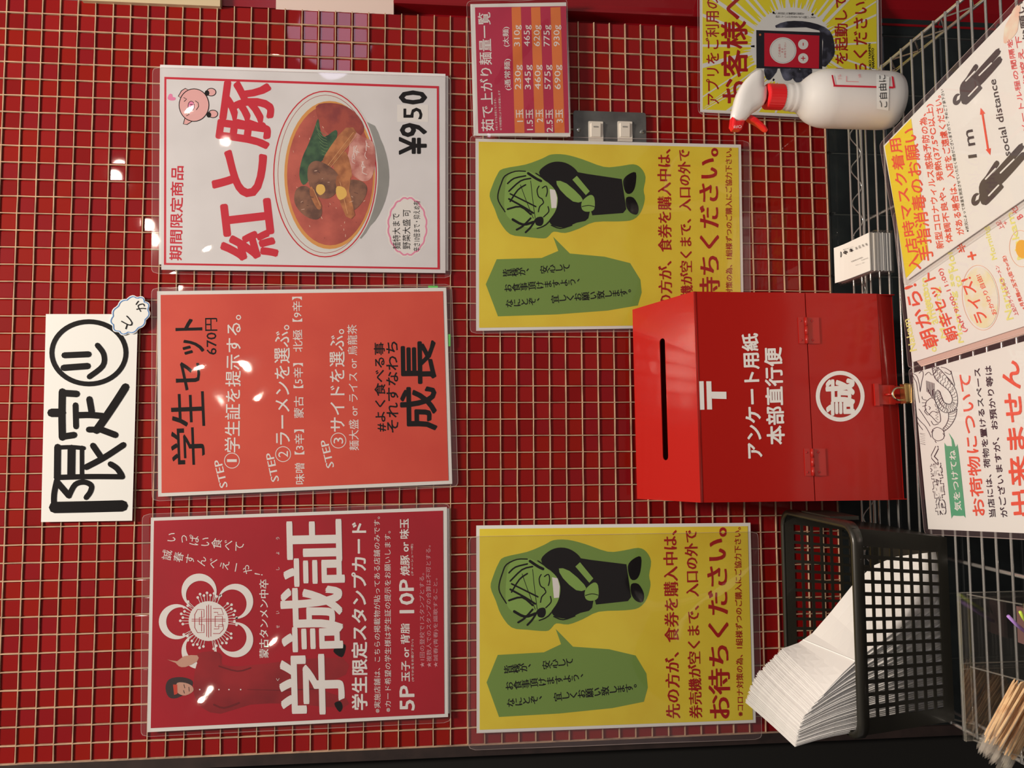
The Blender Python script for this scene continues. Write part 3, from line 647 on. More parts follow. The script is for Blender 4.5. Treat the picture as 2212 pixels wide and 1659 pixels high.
# ------------------------------------------------------------------ 8 app poster
s = wall_poster('phone_app_poster', 'yellow poster with white rays around a hand holding a phone, behind the spray bottle', 'poster',
                [(1511, -190), (1895, -200), (1901, 262), (1512.6, 242.3)], -.0150, WHT2, [(1505, -196), (1900, -206), (1906, 268), (1507, 248)], seed=9, amp=.0006)
BY = mat('bright_yellow_print', P(226, 200, 40), .5); PW = mat('pale_grey_print', P(214, 212, 220), .5); PHK = mat('phone_black_print', P(26, 24, 32), .5); HND = mat('hand_grey_print', P(30, 30, 38), .5, noise=(P(120, 120, 136), 34, .45, .75))
s.poly([(1517, -184), (1891, -194), (1896, 255), (1518, 236)], BY, 1, 'printed_ground')
cx, cy = 1712, 100
rr_ = random.Random(4)
def clip(x, y): return (min(max(x, 1518), 1893), min(max(y, -180), 236 + (x - 1518) * .05))
for k in range(34):
    a = 2 * math.pi * k / 34 + rr_.uniform(-.05, .05); w_ = rr_.uniform(.008, .03); L_ = 300
    p1 = clip(cx + L_ * math.cos(a - w_ * .6), cy + L_ * math.sin(a - w_ * .6)); p2 = clip(cx + L_ * math.cos(a + w_ * .6), cy + L_ * math.sin(a + w_ * .6))
    s.poly([(cx + 70 * math.cos(a - w_ * 2.5), cy + 70 * math.sin(a - w_ * 2.5)), p1, p2, (cx + 70 * math.cos(a + w_ * 2.5), cy + 70 * math.sin(a + w_ * 2.5))], PW, 2, 'white_ray')
s.ell(cx - 2, cy, 88, 84, PW, 3, 'white_glow', 40)
for k in range(70):
    a = 2 * math.pi * k / 70; r1 = rr_.uniform(92, 108); w_ = .03
    s.poly([(cx - 2 + 80 * math.cos(a - w_), cy + 80 * math.sin(a - w_)), (cx - 2 + r1 * math.cos(a), cy + r1 * math.sin(a)), (cx - 2 + 80 * math.cos(a + w_), cy + 80 * math.sin(a + w_))], PW, 3, 'white_glow')
s.poly([(1676, 60), (1700, 46), (1750, 48), (1792, 66), (1803, 104), (1798, 126), (1776, 143), (1770, 66)], HND, 5, 'hand_picture', 3)
for p_ in ([(1652, 146), (1680, 148), (1664, 172), (1654, 168)], [(1686, 146), (1706, 148), (1712, 170), (1696, 174), (1688, 160)], [(1708, 146), (1726, 148), (1734, 172), (1720, 178), (1710, 164)], [(1728, 146), (1752, 146), (1752, 166), (1738, 176)]): s.poly(p_, HND, 5, 'hand_picture', 3)
s.poly([(1633.6, 65), (1776, 70), (1776, 149), (1634, 147.5)], PHK, 6, 'phone_picture'); s.poly([(1651, 71), (1770, 77), (1769, 148), (1651, 143)], mat('screen_red_print', P(186, 16, 40), .5), 7, 'phone_picture')
s.ell(1691.4, 109, 29, 28.5, PW, 8, 'phone_picture'); s.ell(1691.4, 109, 27, 26.5, mat('grey_line_print', P(150, 148, 152), .5), 9, 'phone_picture', w=.7)
s.ell(1735, 95.7, 11, 11, PW, 8, 'phone_picture'); s.ell(1735, 126, 11, 11, PW, 8, 'phone_picture'); s.stroke([(1735, 93), (1735, 98)], 2, INKR, 9, 'phone_picture')
s.stroke([(1735, 122), (1735, 130)], 2, INKR, 9, 'phone_picture'); s.stroke([(1731, 126), (1739, 126)], 2, INKR, 9, 'phone_picture')
for x, a, b_, tx in ((1684, 123, 95, 'この画面の'), (1690, 114, 104, 'まま'), (1696, 125, 92, 'お待ち下さい')): s.text(tx, (x, a), (x, b_), 4.5, INKR, 9)
s.ell(1642, 75, 2.4, 2.4, mat('orange_dot', P(200, 110, 60), .5), 8, 'phone_picture', 10)
s.vtext('※ご来店前に位置情報の使用を', (1674, 29), (1735, 30), 5.6, INKK, 4); s.vtext('許可していただきますようお願いします', (1678, 36), (1760, 38), 5.6, INKK, 4)
s.text('アプリをご利用の', (1540, 226), (1538, -6), 29, DKR, 4, .012); s.text('お客様へ', (1587, 223), (1585, -14), 56, DKR, 4, .022, res=3)
s.text('アプリを起動して', (1819, 228), (1816, -8), 28, DKR, 4, .02); s.text('お待ちください。', (1857, 226), (1859, -10), 31, DKR, 4, .02)
s.text('MOUKO TANMEN', (1880, 160), (1878, 94), 5, INKK, 4, 0, .3); s.text('NAKAMOTO', (1886, 148), (1885, 104), 5.5, INKK, 4, 0, .3)
s.build()

# ------------------------------------------------------------------ switch plate
STL = mat('grey_steel_plate', P(112, 108, 100), .42, .6, 0, noise=(P(92, 88, 82), 30, .4, .7)); IVO = mat('ivory_plastic', P(206, 192, 172), .35)
DKH = mat('dark_hole', (.004, .004, .004, 1), .8); CHR = mat('bright_screw', P(190, 180, 160), .25, 1)
ps = [onY(*p, -.006) for p in ((1239, 237), (1396, 240), (1397, 303), (1241, 303))]
x1 = ps[0][0]; x0 = ps[3][0] - .05; z1 = ps[0][2]; z0 = ps[1][2]
root = empty('switch_plate', ((x0 + x1) / 2, 0, z0), 'grey metal plate with two ivory rocker switches, half behind a yellow notice', 'switch')
def rplate(mb, x0, x1, z0, z1, y0, y1, r=.004, n=4):
    pts = []
    for cx_, cz_, a0 in ((x1 - r, z1 - r, 0), (x0 + r, z1 - r, 90), (x0 + r, z0 + r, 180), (x1 - r, z0 + r, 270)):
        for k in range(n + 1):
            a = math.radians(a0 + 90 * k / n); pts.append((cx_ + r * math.cos(a), y0, cz_ + r * math.sin(a)))
    return mb.prism(pts, (0, y1 - y0, 0))
rplate(MB(), x0, x1, z0, z1, -.0035, -.0002).build('plate', STL, root)
for px in (1287, 1350):
    a = onY(px - 16, 262, -.0045); b_ = onY(px + 16, 301, -.0045)
    f_ = rplate(MB(), b_[0] - .004, a[0], b_[2], a[2], -.0052, -.0036, .001).build('switch_frame', IVO, root)
    a = onY(px - 11, 266, -.006); b_ = onY(px + 11, 296, -.006)
    mb = MB(); mb.add([(b_[0], -.0068, b_[2]), (a[0], -.0088, b_[2]), (a[0], -.0088, a[2]), (b_[0], -.0068, a[2]), (b_[0], -.005, b_[2]), (a[0], -.005, b_[2]), (a[0], -.005, a[2]), (b_[0], -.005, a[2])],
           [(0, 1, 2, 3), (4, 7, 6, 5), (0, 4, 5, 1), (1, 5, 6, 2), (2, 6, 7, 3), (3, 7, 4, 0)])
    r_ = mb.build('rocker', IVO, root); mod = r_.modifiers.new('b', 'BEVEL'); mod.width = .0008; mod.segments = 2
    a = onY(px - 5, 272, -.009); b_ = onY(px + 4, 275, -.009); MB().box(b_[0], a[0], -.0091, -.0085, b_[2], a[2]).build('indicator', mat('grey_mark', P(140, 132, 120), .5), root)
for px, py in ((1250, 281.5), (1387, 285)):
    c = onY(px, py, -.0038); mb = MB(); n_ = 16
    vs = [(c[0] + r * math.cos(2 * math.pi * k / n_), y, c[2] + r * math.sin(2 * math.pi * k / n_)) for r, y in ((.0036, -.0036), (.003, -.0052), (.0012, -.0056)) for k in range(n_)]
    mb.add(vs, [(i * n_ + k, i * n_ + (k + 1) % n_, (i + 1) * n_ + (k + 1) % n_, (i + 1) * n_ + k) for i in range(2) for k in range(n_)] + [tuple(range(2 * n_, 3 * n_))]); mb.build('screw', CHR, root)

# ------------------------------------------------------------------ wire shelf
ZR = .815; WR_ = .0016
STEEL = mat('chrome_wire', (.95, .93, .90, 1), .2, .8)
rk = empty('wire_shelf', (-.55, -.3, ZR - .03), 'chrome wire shelf standing against the black tiles', 'shelf')
XA, XB = -.098, -1.0
for k in range(24):
    y = -.0399 - k * .0238
    MB().tube([(XA + rng.uniform(-.001, .001), y, ZR - WR_), (-.5, y + rng.uniform(-.0004, .0004), ZR - WR_), (XB, y, ZR - WR_)], WR_, 8).build('wire', STEEL, rk, True)
zl = ZR - .024
for x in (XA, XB):
    MB().tube([(x, -.034, ZR - .0052), (x, -.6, ZR - .0052)], .0024, 8).build('end_rail', STEEL, rk, True)
    MB().tube([(x, -.034, zl - .008), (x, -.6, zl - .008)], .0024, 8).build('end_rail', STEEL, rk, True)
    MB().tube([(x, -.04 - k * .028, (ZR - .006) if k % 2 == 0 else (zl - .006)) for k in range(20)], .0013, 6).build('zigzag_wire', STEEL, rk, True)
MB().tube([(XA, -.036, zl), (XB, -.036, zl)], .0028, 8).build('back_rail', STEEL, rk, True)
zz = []
for k in range(33):
    for j in range(6):
        u = (k + j / 6); zz.append((XA - .012 - u * .0272, -.037, ZR - .0135 + .0085 * math.cos(math.pi * u)))
MB().tube(zz, .0011, 6).build('zigzag_wire', STEEL, rk, True)
for x in (-.30, -.55, -.80): MB().tube([(x, -.036, zl - .004), (x, -.6, zl - .004)], .0026, 8).build('cross_rail', STEEL, rk, True)
for x in (XA + .012, XB - .012):
    MB().tube([(x, -.62, 0), (x, -.62, 1.0)], .0125, 16).build('post', STEEL, rk, True)

# ------------------------------------------------------------------ red suggestion box
RB = mat('red_painted_metal', P(158, 22, 15), .45, 0, .5, .12, bump=.12, bscale=14, coat_rough=.13)
RBD = mat('red_painted_hinge', P(160, 24, 16), .35, 0, .3)
A = np.array([-.438, -.149, ZR]); Bq = np.array([-.7259, -.1594, ZR])
ex = (A - Bq) / np.linalg.norm(A - Bq); ey = np.array([-ex[1], ex[0], 0]); W_ = np.linalg.norm(A - Bq); D_ = .128
bx = empty('survey_box', tuple((A + Bq) / 2 + ey * D_ / 2), 'red metal letter box with sloped slotted lid and white lettering on the shelf', 'box')
def L(u, v, z): return tuple(Bq + ex * u + ey * v + np.array([0, 0, z - ZR]))       # u: 0..W_ from the left, v depth from the front face
zf, zb = 1.108, 1.1615; T_ = .0015
def pris(name, prof, u0, u1, m=RB, parent=bx): return MB().prism([L(u0, v, z) for v, z in prof], tuple(ex * (u1 - u0))).build(name, m, parent)
# body shell: sides, back, bottom
sideprof = [(0.0012, ZR), (D_, ZR), (D_, zb - .001), (.0012, zf - .002)]
pris('side_panel', sideprof, 0.0004, T_); pris('side_panel', sideprof, W_ - T_, W_ - .0004)
pris('back_panel', [(D_ - T_, ZR + T_), (D_, ZR + T_), (D_, zb - .002), (D_ - T_, zb - .002)], T_, W_ - T_)
pris('bottom_panel', [(.0095, ZR), (D_, ZR), (D_, ZR + T_), (.0095, ZR + T_)], T_, W_ - T_)
pris('front_panel', [(0, .9478), (T_, .9478), (T_, zf), (0, zf - .002)], 0, W_)
door = pris('door', [(0, .842), (T_, .842), (T_, .9465), (0, .9465)], 0, W_)
pris('lower_lip', [(0.0001, .8415), (.0008, .8395), (.0072, .8165), (.0072, ZR), (.0090, ZR), (.0090, .8415)], 0, W_)
# roof with slot
mb = MB(); so = .003
def Rf(u, q, up=0.0):       # q 0 front .. 1 back on the roof slope
    nrm = np.array([0, -(zb - zf), D_ + .0]); nrm = nrm / np.linalg.norm(nrm)
    return tuple(np.array(L(u, -.001 + q * (D_ + .001), zf - .0005 + q * (zb - zf))) + (ey * nrm[1] + np.array([0, 0, nrm[2]])) * up)
n3 = (ey * -(zb - zf) + np.array([0, 0, D_])); n3 /= np.linalg.norm(n3)
p_s = [onP(x, y, Rf(0, 0), n3) for x, y in ((1429, 739), (1437.4, 986))]
uu = [np.dot(p - Bq, ex) for p in p_s]; qq = [np.dot(p - Bq, ey) / D_ for p in p_s]
u1s, u0s = uu; qc = sum(qq) / 2; dq = .043
def slotpts(n=6):
    ho = []; r_u = dq * D_ 
    for k in range(n + 1):
        a = -math.pi / 2 + math.pi * k / n; ho.append((u1s + r_u * math.cos(a), qc + dq * math.sin(a)))
    for k in range(n + 1):
        a = math.pi / 2 + math.pi * k / n; ho.append((u0s + r_u * math.cos(a), qc + dq * math.sin(a)))
    return ho
hole = slotpts(); outer = [(0, 0), (W_, 0), (W_, 1), (0, 1)]
tr = tessellate_polygon([[Vector((u, q * D_, 0)) for u, q in outer], [Vector((u, q * D_, 0)) for u, q in reversed(hole)]])
fl = outer + list(reversed(hole)); nn = len(fl)
top = [Rf(u, q) for u, q in fl]; bot = [Rf(u, q, -.0015) for u, q in fl]
fs = [tuple(t_) for t_ in tr] + [tuple(i + nn for i in t_)[::-1] for t_ in tr]
fs += [(i, (i + 1) % 4, (i + 1) % 4 + nn, i + nn) for i in range(4)] + [(4 + i, 4 + (i + 1) % (nn - 4), 4 + (i + 1) % (nn - 4) + nn, 4 + i + nn) for i in range(nn - 4)]
mesh('lid', top + bot, fs, RB, bx)
MB().tube([L(0, .0022, zf - .0026), L(W_, .0022, zf - .0026)], .0031, 20).build('front_fold', RB, bx, True)
FN = -ey
s = Sheet(bx, L(0, 0, ZR), FN, zoom=(1350, 620, 3.319))
s.poly([(528, 676), (564, 675), (570, 879), (534, 880)], INKW, 1, 'lettering'); s.poly([(583, 676), (619, 676), (625, 878), (589, 878)], INKW, 1, 'lettering'); s.poly([(619, 750), (727, 751), (728, 803), (624, 800)], INKW, 1, 'lettering')
s.text('アンケート用紙', (931, 1225), (895, 335), 116, INKW, 1, .035, res=3); s.text('本部直行便', (1083, 1127), (1060, 435), 124, INKW, 1, .032, res=3)
s.ell(1543, 783, 175, 182, INKW, 1, 'emblem', 48, 0, 29); s.text('誠', (1547, 912), (1542, 665), 200, INKW, 1, .03, 4, 'emblem', 3)
s.build()
def onF(x, y, lift=.0): return onP(x, y, np.array(L(0, 0, ZR)) + FN * lift, FN)
for (hx, hy) in ((1741.5, 714), (1755, 998.5)):
    c = onF(hx, hy, .001); u = np.dot(c - Bq, ex); z = c[2]
    h = pris('hinge', [(-.0014, z - .019), (0, z - .019), (0, z + .011), (-.0014, z + .011)], u - .0185, u + .0185, RBD)
    for k in range(3):
        MB().tube([L(u - .0185 + k * .0125, -.0022, z), L(u - .0185 + k * .0125 + .0118, -.0022, z)], .0023, 10).build('hinge_barrel', RBD, h, True)
    for du in (-.0135, .0135):
        for dz in (.0075, -.0085):
            c2 = Vector(L(u + du, -.0013, z + dz)); MB().tube([c2, c2 + Vector(FN) * .0008], [.0017, .0012], 10).build('screw', DKR, h, True)
c = onF(1894, 853, 0); u = np.dot(c - Bq, ex)
hs = pris('hasp', [(-.0018, .825), (-.0004, .825), (-.0004, .850), (-.0018, .850)], u - .0135, u + .0135, RBD)
pris('hasp_hinge', [(-.0042, .8495), (-.0008, .8495), (-.0008, .8555), (-.0042, .8555)], u - .0155, u + .0155, RBD, hs)
pris('hasp_plate', [(-.0026, .818), (-.0016, .818), (-.0016, .833), (-.0026, .833)], u - .012, u + .012, RBD, hs)
mb = MB(); cc = np.array(L(u, -.0026, .8335))
mb.tube([cc + FN * (.0075 * math.sin(a)) + np.array([0, 0, .0052 * math.cos(a)]) for a in [math.pi * k / 8 for k in range(9)]], .0016, 8); mb.build('staple', RBD, hs, True)
BRASS = mat('brass', (.62, .45, .18, 1), .32, 1)
pk = empty('padlock', L(u, -.012, ZR), 'small brass padlock hanging on the red letter box hasp', 'padlock')
cb = np.array(L(u, -.013, ZR + .004))
arc = [cb + ex * (.0085 * math.cos(a)) * -1 + np.array([0, 0, .0085 * math.sin(a) + .0085]) + FN * (.001) for a in [math.pi * k / 10 for k in range(11)]]
MB().tube([cb - ex * .0085 + FN * .004 + np.array([0, 0, -.0])] + [a_ for a_ in arc] + [cb + ex * .0085 + FN * .004], .0015, 8).build('shackle', mat('dull_steel', (.55, .5, .4, 1), .3, 1), pk, True)
b0 = cb + FN * .006 - np.array([0, 0, .0035])
mb = MB(); mb.prism([b0 - ex * .0125 + FN * -.005, b0 + ex * .0125 + FN * -.005, b0 + ex * .0125 + FN * .005, b0 - ex * .0125 + FN * .005], (0, 0, .0085)); o = mb.build('lock_body', BRASS, pk)
mod = o.modifiers.new('b', 'BEVEL'); mod.width = .0012; mod.segments = 2

# ------------------------------------------------------------------ spray bottle
BX, BY_ = -.1665, -.168
FRO = bpy.data.materials.new('frosted_plastic'); FRO.use_nodes = True; nt = FRO.node_tree; b = nt.nodes['Principled BSDF']
b.inputs['Base Color'].default_value = P(226, 216, 212); b.inputs['Roughness'].default_value = .32; b.inputs['Alpha'].default_value = .86
b.inputs['Subsurface Weight'].default_value = .35; b.inputs['Subsurface Radius'].default_value = (.02, .02, .02); b.inputs['Subsurface Scale'].default_value = 1.0
LIQ = mat('milky_liquid', P(196, 182, 176), .3)
bt = empty('spray_bottle', (BX, BY_, ZR), 'frosted spray bottle of sanitizer with white head and red collar and trigger', 'bottle')
R_ = .0395
pr_ = [(0, ZR + .0015), (R_ * .6, ZR + .0012), (R_ * .82, ZR + .001), (R_ * .93, ZR + .004), (R_ * .985, ZR + .011), (R_, ZR + .022), (R_, ZR + .10), (R_ * .985, ZR + .108), (R_ * .93, ZR + .117), (R_ * .83, ZR + .126), (R_ * .68, ZR + .134), (R_ * .54, ZR + .1395), (.0196, ZR + .1435),
       (.0188, ZR + .146), (.0194, ZR + .1490), (.0188, ZR + .152), (.0176, ZR + .154), (.0184, ZR + .157), (.0176, ZR + .160), (.0166, ZR + .1625), (.0170, ZR + .166), (.0160, ZR + .170)]
MB().lathe(pr_, BX, BY_, 48).build('bottle_body', FRO, bt, True)
MB().lathe([(0, ZR + .003), (R_ * .9, ZR + .005), (R_ * .96, ZR + .014), (R_ * .965, ZR + .071), (0, ZR + .071)], BX, BY_, 40).build('liquid', LIQ, bt)
REDP = mat('red_plastic', P(214, 30, 32), .35, 0, .2)
mb = MB(); n_ = 60; prof_c = [(.0158, ZR + .166), (.0172, ZR + .1665), (.0172, ZR + .188), (.0165, ZR + .1895), (.010, ZR + .19)]
for r, z in prof_c:
    for k in range(n_):
        a = 2 * math.pi * k / n_; q = r + (.00025 if k % 2 else 0); mb.v.append((BX + q * math.cos(a), BY_ + q * math.sin(a), z))
mb.f += [(i * n_ + k, i * n_ + (k + 1) % n_, (i + 1) * n_ + (k + 1) % n_, (i + 1) * n_ + k) for i in range(len(prof_c) - 1) for k in range(n_)]
mb.build('collar', REDP, bt)
CRW = mat('cream_plastic', P(228, 222, 206), .3, 0, .3)
def bz(l):    # head outline pixels -> xz at the bottle axis plane
    return [(lambda p: (p[0], p[2]))(onY(1560 + x / 10.37, 140 + y / 10.37, BY_)) for x, y in l]
hl = bz([(830, 120), (900, 185), (915, 330), (905, 500), (965, 520), (980, 640), (960, 800), (900, 920), (820, 985), (700, 1060), (620, 1130), (560, 1200), (485, 1278), (255, 1278), (200, 1190), (215, 1080), (245, 950), (280, 800), (330, 650), (400, 500), (500, 360), (620, 240), (730, 165)])
def slab(outline, name, m, hw0, hwf, parent=bt, sm=True):
    """rounded solid: outline in xz, half-thickness hw0 in the middle thinned to hwf at the rim"""
    c_ = np.mean(outline, 0); V = []; F = []; n = len(outline)
    half = [(.45, hw0), (.68, hw0 * .94), (.84, hw0 * .80), (.94, hw0 * .64), (1.0, hwf * .8)]
    rings = [(-1, a_, h_) for a_, h_ in half] + [(1, a_, h_) for a_, h_ in reversed(half)]
    for sgn, sc, h in rings:
        for p in outline: V.append((c_[0] + (p[0] - c_[0]) * sc, BY_ + sgn * h, c_[1] + (p[1] - c_[1]) * sc))
    m1 = len(rings) - 1
    for i in range(m1):
        for k in range(n): F.append((i * n + k, i * n + (k + 1) % n, (i + 1) * n + (k + 1) % n, (i + 1) * n + k))
    t2 = tessellate_polygon([[Vector((p[0], p[1], 0)) for p in outline]])
    F += [tuple(t_) for t_ in t2] + [tuple(i + m1 * n for i in t_) for t_ in t2]
    o = mesh(name, V, F, m, parent, sm)
    bm = bmesh.new(); bm.from_mesh(o.data); bmesh.ops.recalc_face_normals(bm, faces=bm.faces); bm.to_mesh(o.data); bm.free(); return o
slab(hl, 'spray_head', CRW, .0115, .006)
slab(bz([(255, 1275), (485, 1275), (415, 1470), (370, 1485), (225, 1470), (175, 1390), (200, 1195)]), 'nozzle', REDP, .0075, .006, sm=False)
slab(bz([(630, 1140), (740, 1200), (860, 1310), (960, 1400), (1005, 1470), (990, 1505), (950, 1490), (850, 1410), (720, 1320), (545, 1235)]), 'trigger', REDP, .006, .004, sm=False)
s = Sheet(bt, (0, BY_ - .0077, 0), YN, zoom=(1560, 140, 10.37)); s.text('OFF', (435, 1385), (250, 1385), 66, INKW, 1, .0); s.build()
# printed label and tape around the body
def wrap(name, m, px_pts, layer, strip=False):
    pass
def on_cyl(px, py, r):
    d = ray(px, py); o2 = CAM[:2] - np.array([BX, BY_]); dd = d[:2]
    a_ = dd @ dd; b_ = 2 * o2 @ dd; c_ = o2 @ o2 - r * r; disc = b_ * b_ - 4 * a_ * c_
    t_ = (-b_ - math.sqrt(max(disc, 0))) / (2 * a_); return CAM + d * t_
def cyl_patch(name, m, x0, y0, x1, y1, x2, y2, x3, y3, lift, nx=3, ny=14):
    V = []; F = []
    for j in range(ny + 1):
        for i in range(nx + 1):
            u, v = i / nx, j / ny; x = (x0 * (1 - u) + x1 * u) * (1 - v) + (x3 * (1 - u) + x2 * u) * v; y = (y0 * (1 - u) + y1 * u) * (1 - v) + (y3 * (1 - u) + y2 * u) * v
            V.append(on_cyl(x, y, R_ + lift))
    for j in range(ny):
        for i in range(nx): a = j * (nx + 1) + i; F.append((a, a + 1, a + nx + 2, a + nx + 1))
    return mesh(name, V, F, m, bt)
cyl_patch('label_line', INKR, 1801, 183, 1930, 187, 1930, 191, 1800, 187, .0004); cyl_patch('label_line', INKR, 1796, 162, 1799.5, 162, 1805, 186, 1801, 186, .0004); cyl_patch('label_line', INKR, 1926, 164, 1930, 166, 1934, 190, 1929, 190, .0004)
def cyl_text(body, a, b_, h, m, lift, off=0, name='lettering'):
    v, f = glyphs(body, 0); lo, hi = v.min(0), v.max(0); u = (v - lo) / (hi - lo); a = np.array(a, float); b_ = np.array(b_, float); r = b_ - a; rn = r / np.linalg.norm(r); up = np.array([rn[1], -rn[0]])
    pts = a + np.outer(u[:, 0], r) + np.outer((u[:, 1] - .5) * h, up)
    return mesh(name, [on_cyl(p[0], p[1], R_ + lift) for p in pts], f, m, bt)
PRD = mat('faded_red_ink', P(214, 120, 120), .5)
cyl_text('アル', (1815, 172), (1813, 161), 8, PRD, .0004); cyl_text('消毒', (1858, 168), (1856, 160), 6, PRD, .0004)
cyl_patch('label_line', PRD, 1829, 175, 1855, 176, 1855, 177, 1829, 176, .0004); cyl_patch('label_line', PRD, 1828, 164, 1829.2, 164, 1829.2, 177, 1828, 176.5, .0004)
cyl_patch('tape_label', WHT2, 1893, 160, 1921, 166, 1919, 239, 1894, 235, .0007); cyl_text('ご自由に', (1909, 232), (1905, 162), 17, INKK, .0011, .008)

# ------------------------------------------------------------------ black basket
BLP = mat('black_plastic', P(34, 31, 24), .38, 0, .15)
zt = .95; zb_ = ZR + .0005
Tq = dict(xr=-.752, xl=-1.000, yf=-.258, yb=-.068); Bo = dict(xr=-.768, xl=-.993, yf=-.2406, yb=-.085)
bk = empty('plastic_basket', (-.88, -.16, ZR), 'black plastic basket with square holes left of the red letter box', 'basket')
def corner(u, v, h):  # u 0 left..1 right, v 0 front..1 back, h 0 bottom..1 top
    x = (Bo['xl'] + (Bo['xr'] - Bo['xl']) * u) * (1 - h) + (Tq['xl'] + (Tq['xr'] - Tq['xl']) * u) * h
    y = (Bo['yf'] + (Bo['yb'] - Bo['yf']) * v) * (1 - h) + (Tq['yf'] + (Tq['yb'] - Tq['yf']) * v) * h
    return np.array([x, y, zb_ + (zt - zb_) * h])
def lattice(name, f, nu, nh, u0, u1, h0, h1, th, nrm, bar=.3):
    """perforated panel: f(u,h) -> point; solid margins, square holes between bars"""
    us = [0] + sum([[u0 + (u1 - u0) * (k + bar / 2) / nu, u0 + (u1 - u0) * (k + 1 - bar / 2) / nu] for k in range(nu)], []) + [1]
    hs_ = [0] + sum([[h0 + (h1 - h0) * (k + bar / 2) / nh, h0 + (h1 - h0) * (k + 1 - bar / 2) / nh] for k in range(nh)], []) + [1]
    V = []; F = []; nU, nH = len(us), len(hs_); nrm = np.array(nrm, float)
    for d in (0, th):
        for h in hs_:
            for u in us: V.append(f(u, h) - nrm * d)
    N = nU * nH
    hole_ = lambda i, j: 0 <= i < nU - 1 and 0 <= j < nH - 1 and i % 2 == 1 and j % 2 == 1
    for j in range(nH - 1):
        for i in range(nU - 1):
            a = j * nU + i; q = (a, a + 1, a + nU + 1, a + nU)
            if not hole_(i, j): F += [q, tuple(x + N for x in q)[::-1]]
            else: F += [(q[k], q[(k + 1) % 4], q[(k + 1) % 4] + N, q[k] + N) for k in range(4)]
    return mesh(name, V, F, BLP, bk)
lattice('front_panel', lambda u, h: corner(u, 0, h), 14, 8, .07, .93, .09, .905, .0016, (0, -1, 0))
lattice('back_panel', lambda u, h: corner(u, 1, h), 16, 8, .05, .95, .09, .92, .0016, (0, 1, 0))
lattice('side_panel', lambda u, h: corner(0, u, h), 9, 8, .1, .9, .09, .80, .0016, (-1, 0, 0))
MB().prism([corner(1, 0, 0), corner(1, 1, 0), corner(1, 1, 1), corner(1, 0, 1)], (.0016, 0, 0)).build('side_panel', BLP, bk)
MB().prism([corner(0, 0, 0), corner(1, 0, 0), corner(1, 1, 0), corner(0, 1, 0)], (0, 0, .0016)).build('basket_floor', BLP, bk)
rim = []
for (u, v, a0) in ((1, 1, 0), (0, 1, 90), (0, 0, 180), (1, 0, 270)):
    c = corner(u, v, 1); r = .018; cc = c + np.array([-r if u else r, -r if v else r, 0])
    for k in range(6):
        a = math.radians(a0 + 90 * k / 5); rim.append((cc[0] + (r + .002) * math.cos(a), cc[1] + (r + .002) * math.sin(a), zt + .001))
mb = MB(); R4 = []
for i, p in enumerate(rim):
    c = np.mean([corner(0, 0, 1), corner(1, 1, 1)], 0); d = np.array([p[0] - c[0], p[1] - c[1]]); d /= np.linalg.norm(d)
    q = rim[(i + 1) % len(rim)]; pm = rim[i - 1]; tt = np.array([q[0] - pm[0], q[1] - pm[1]]); tt /= np.linalg.norm(tt); nd = np.array([tt[1], -tt[0]])
    R4.append([(p[0] + nd[0] * a_, p[1] + nd[1] * a_, p[2] + h_) for a_, h_ in ((-.003, -.002), (-.002, .0015), (.0, .0025), (.0045, .002), (.0058, -.001), (.0058, -.010), (.0045, -.010), (.004, -.002))])
n = len(rim); m_ = 8; mb.add([v for r in R4 for v in r], [(i * m_ + k, i * m_ + (k + 1) % m_, ((i + 1) % n) * m_ + (k + 1) % m_, ((i + 1) % n) * m_ + k) for i in range(n) for k in range(m_)])
mb.build('rim', BLP, bk, True)
MB().box(-.7472, -.7425, -.20, -.12, zt - .0415, zt - .002).build('handle_flap', BLP, bk)

# ------------------------------------------------------------------ folded papers standing in the basket
PAP = mat('soft_white_paper', P(226, 218, 204), .85)
def pp(l, ys): return [onY(x, y, Y) for (x, y), Y in zip(l, ys)]
nearA = pp([(1782, 1495), (1848, 1428), (1950, 1352), (2040, 1282)], [-.246, -.243, -.238, -.234])
farA = pp([(1688, 1400), (1755, 1367), (1885, 1222), (2036, 1192)], [-.155, -.150, -.165, -.226])
nearB = pp([(1720, 1612), (1800, 1590), (1920, 1570), (2045, 1553)], [-.246, -.243, -.238, -.234])
farB = pp([(1612, 1516), (1690, 1520), (1790, 1530), (1900, 1540)], [-.150, -.150, -.150, -.150]); farB[3] = np.array([-.978, -.15, ZR + .012])
farA[3][2] = max(farA[3][2], ZR + .006); nearB[3][2] = max(nearB[3][2], ZR + .004); nearA[3][2] = max(nearA[3][2], ZR + .004)
NS = 46
def curve4(P4, t_):
    x = t_ * 3; i = min(int(x), 2); f_ = x - i; p = [P4[max(i - 1, 0)], P4[i], P4[i + 1], P4[min(i + 2, 3)]]
    return .5 * (2 * p[1] + (p[2] - p[0]) * f_ + (2 * p[0] - 5 * p[1] + 4 * p[2] - p[3]) * f_ ** 2 + (3 * p[1] - p[0] - 3 * p[2] + p[3]) * f_ ** 3)
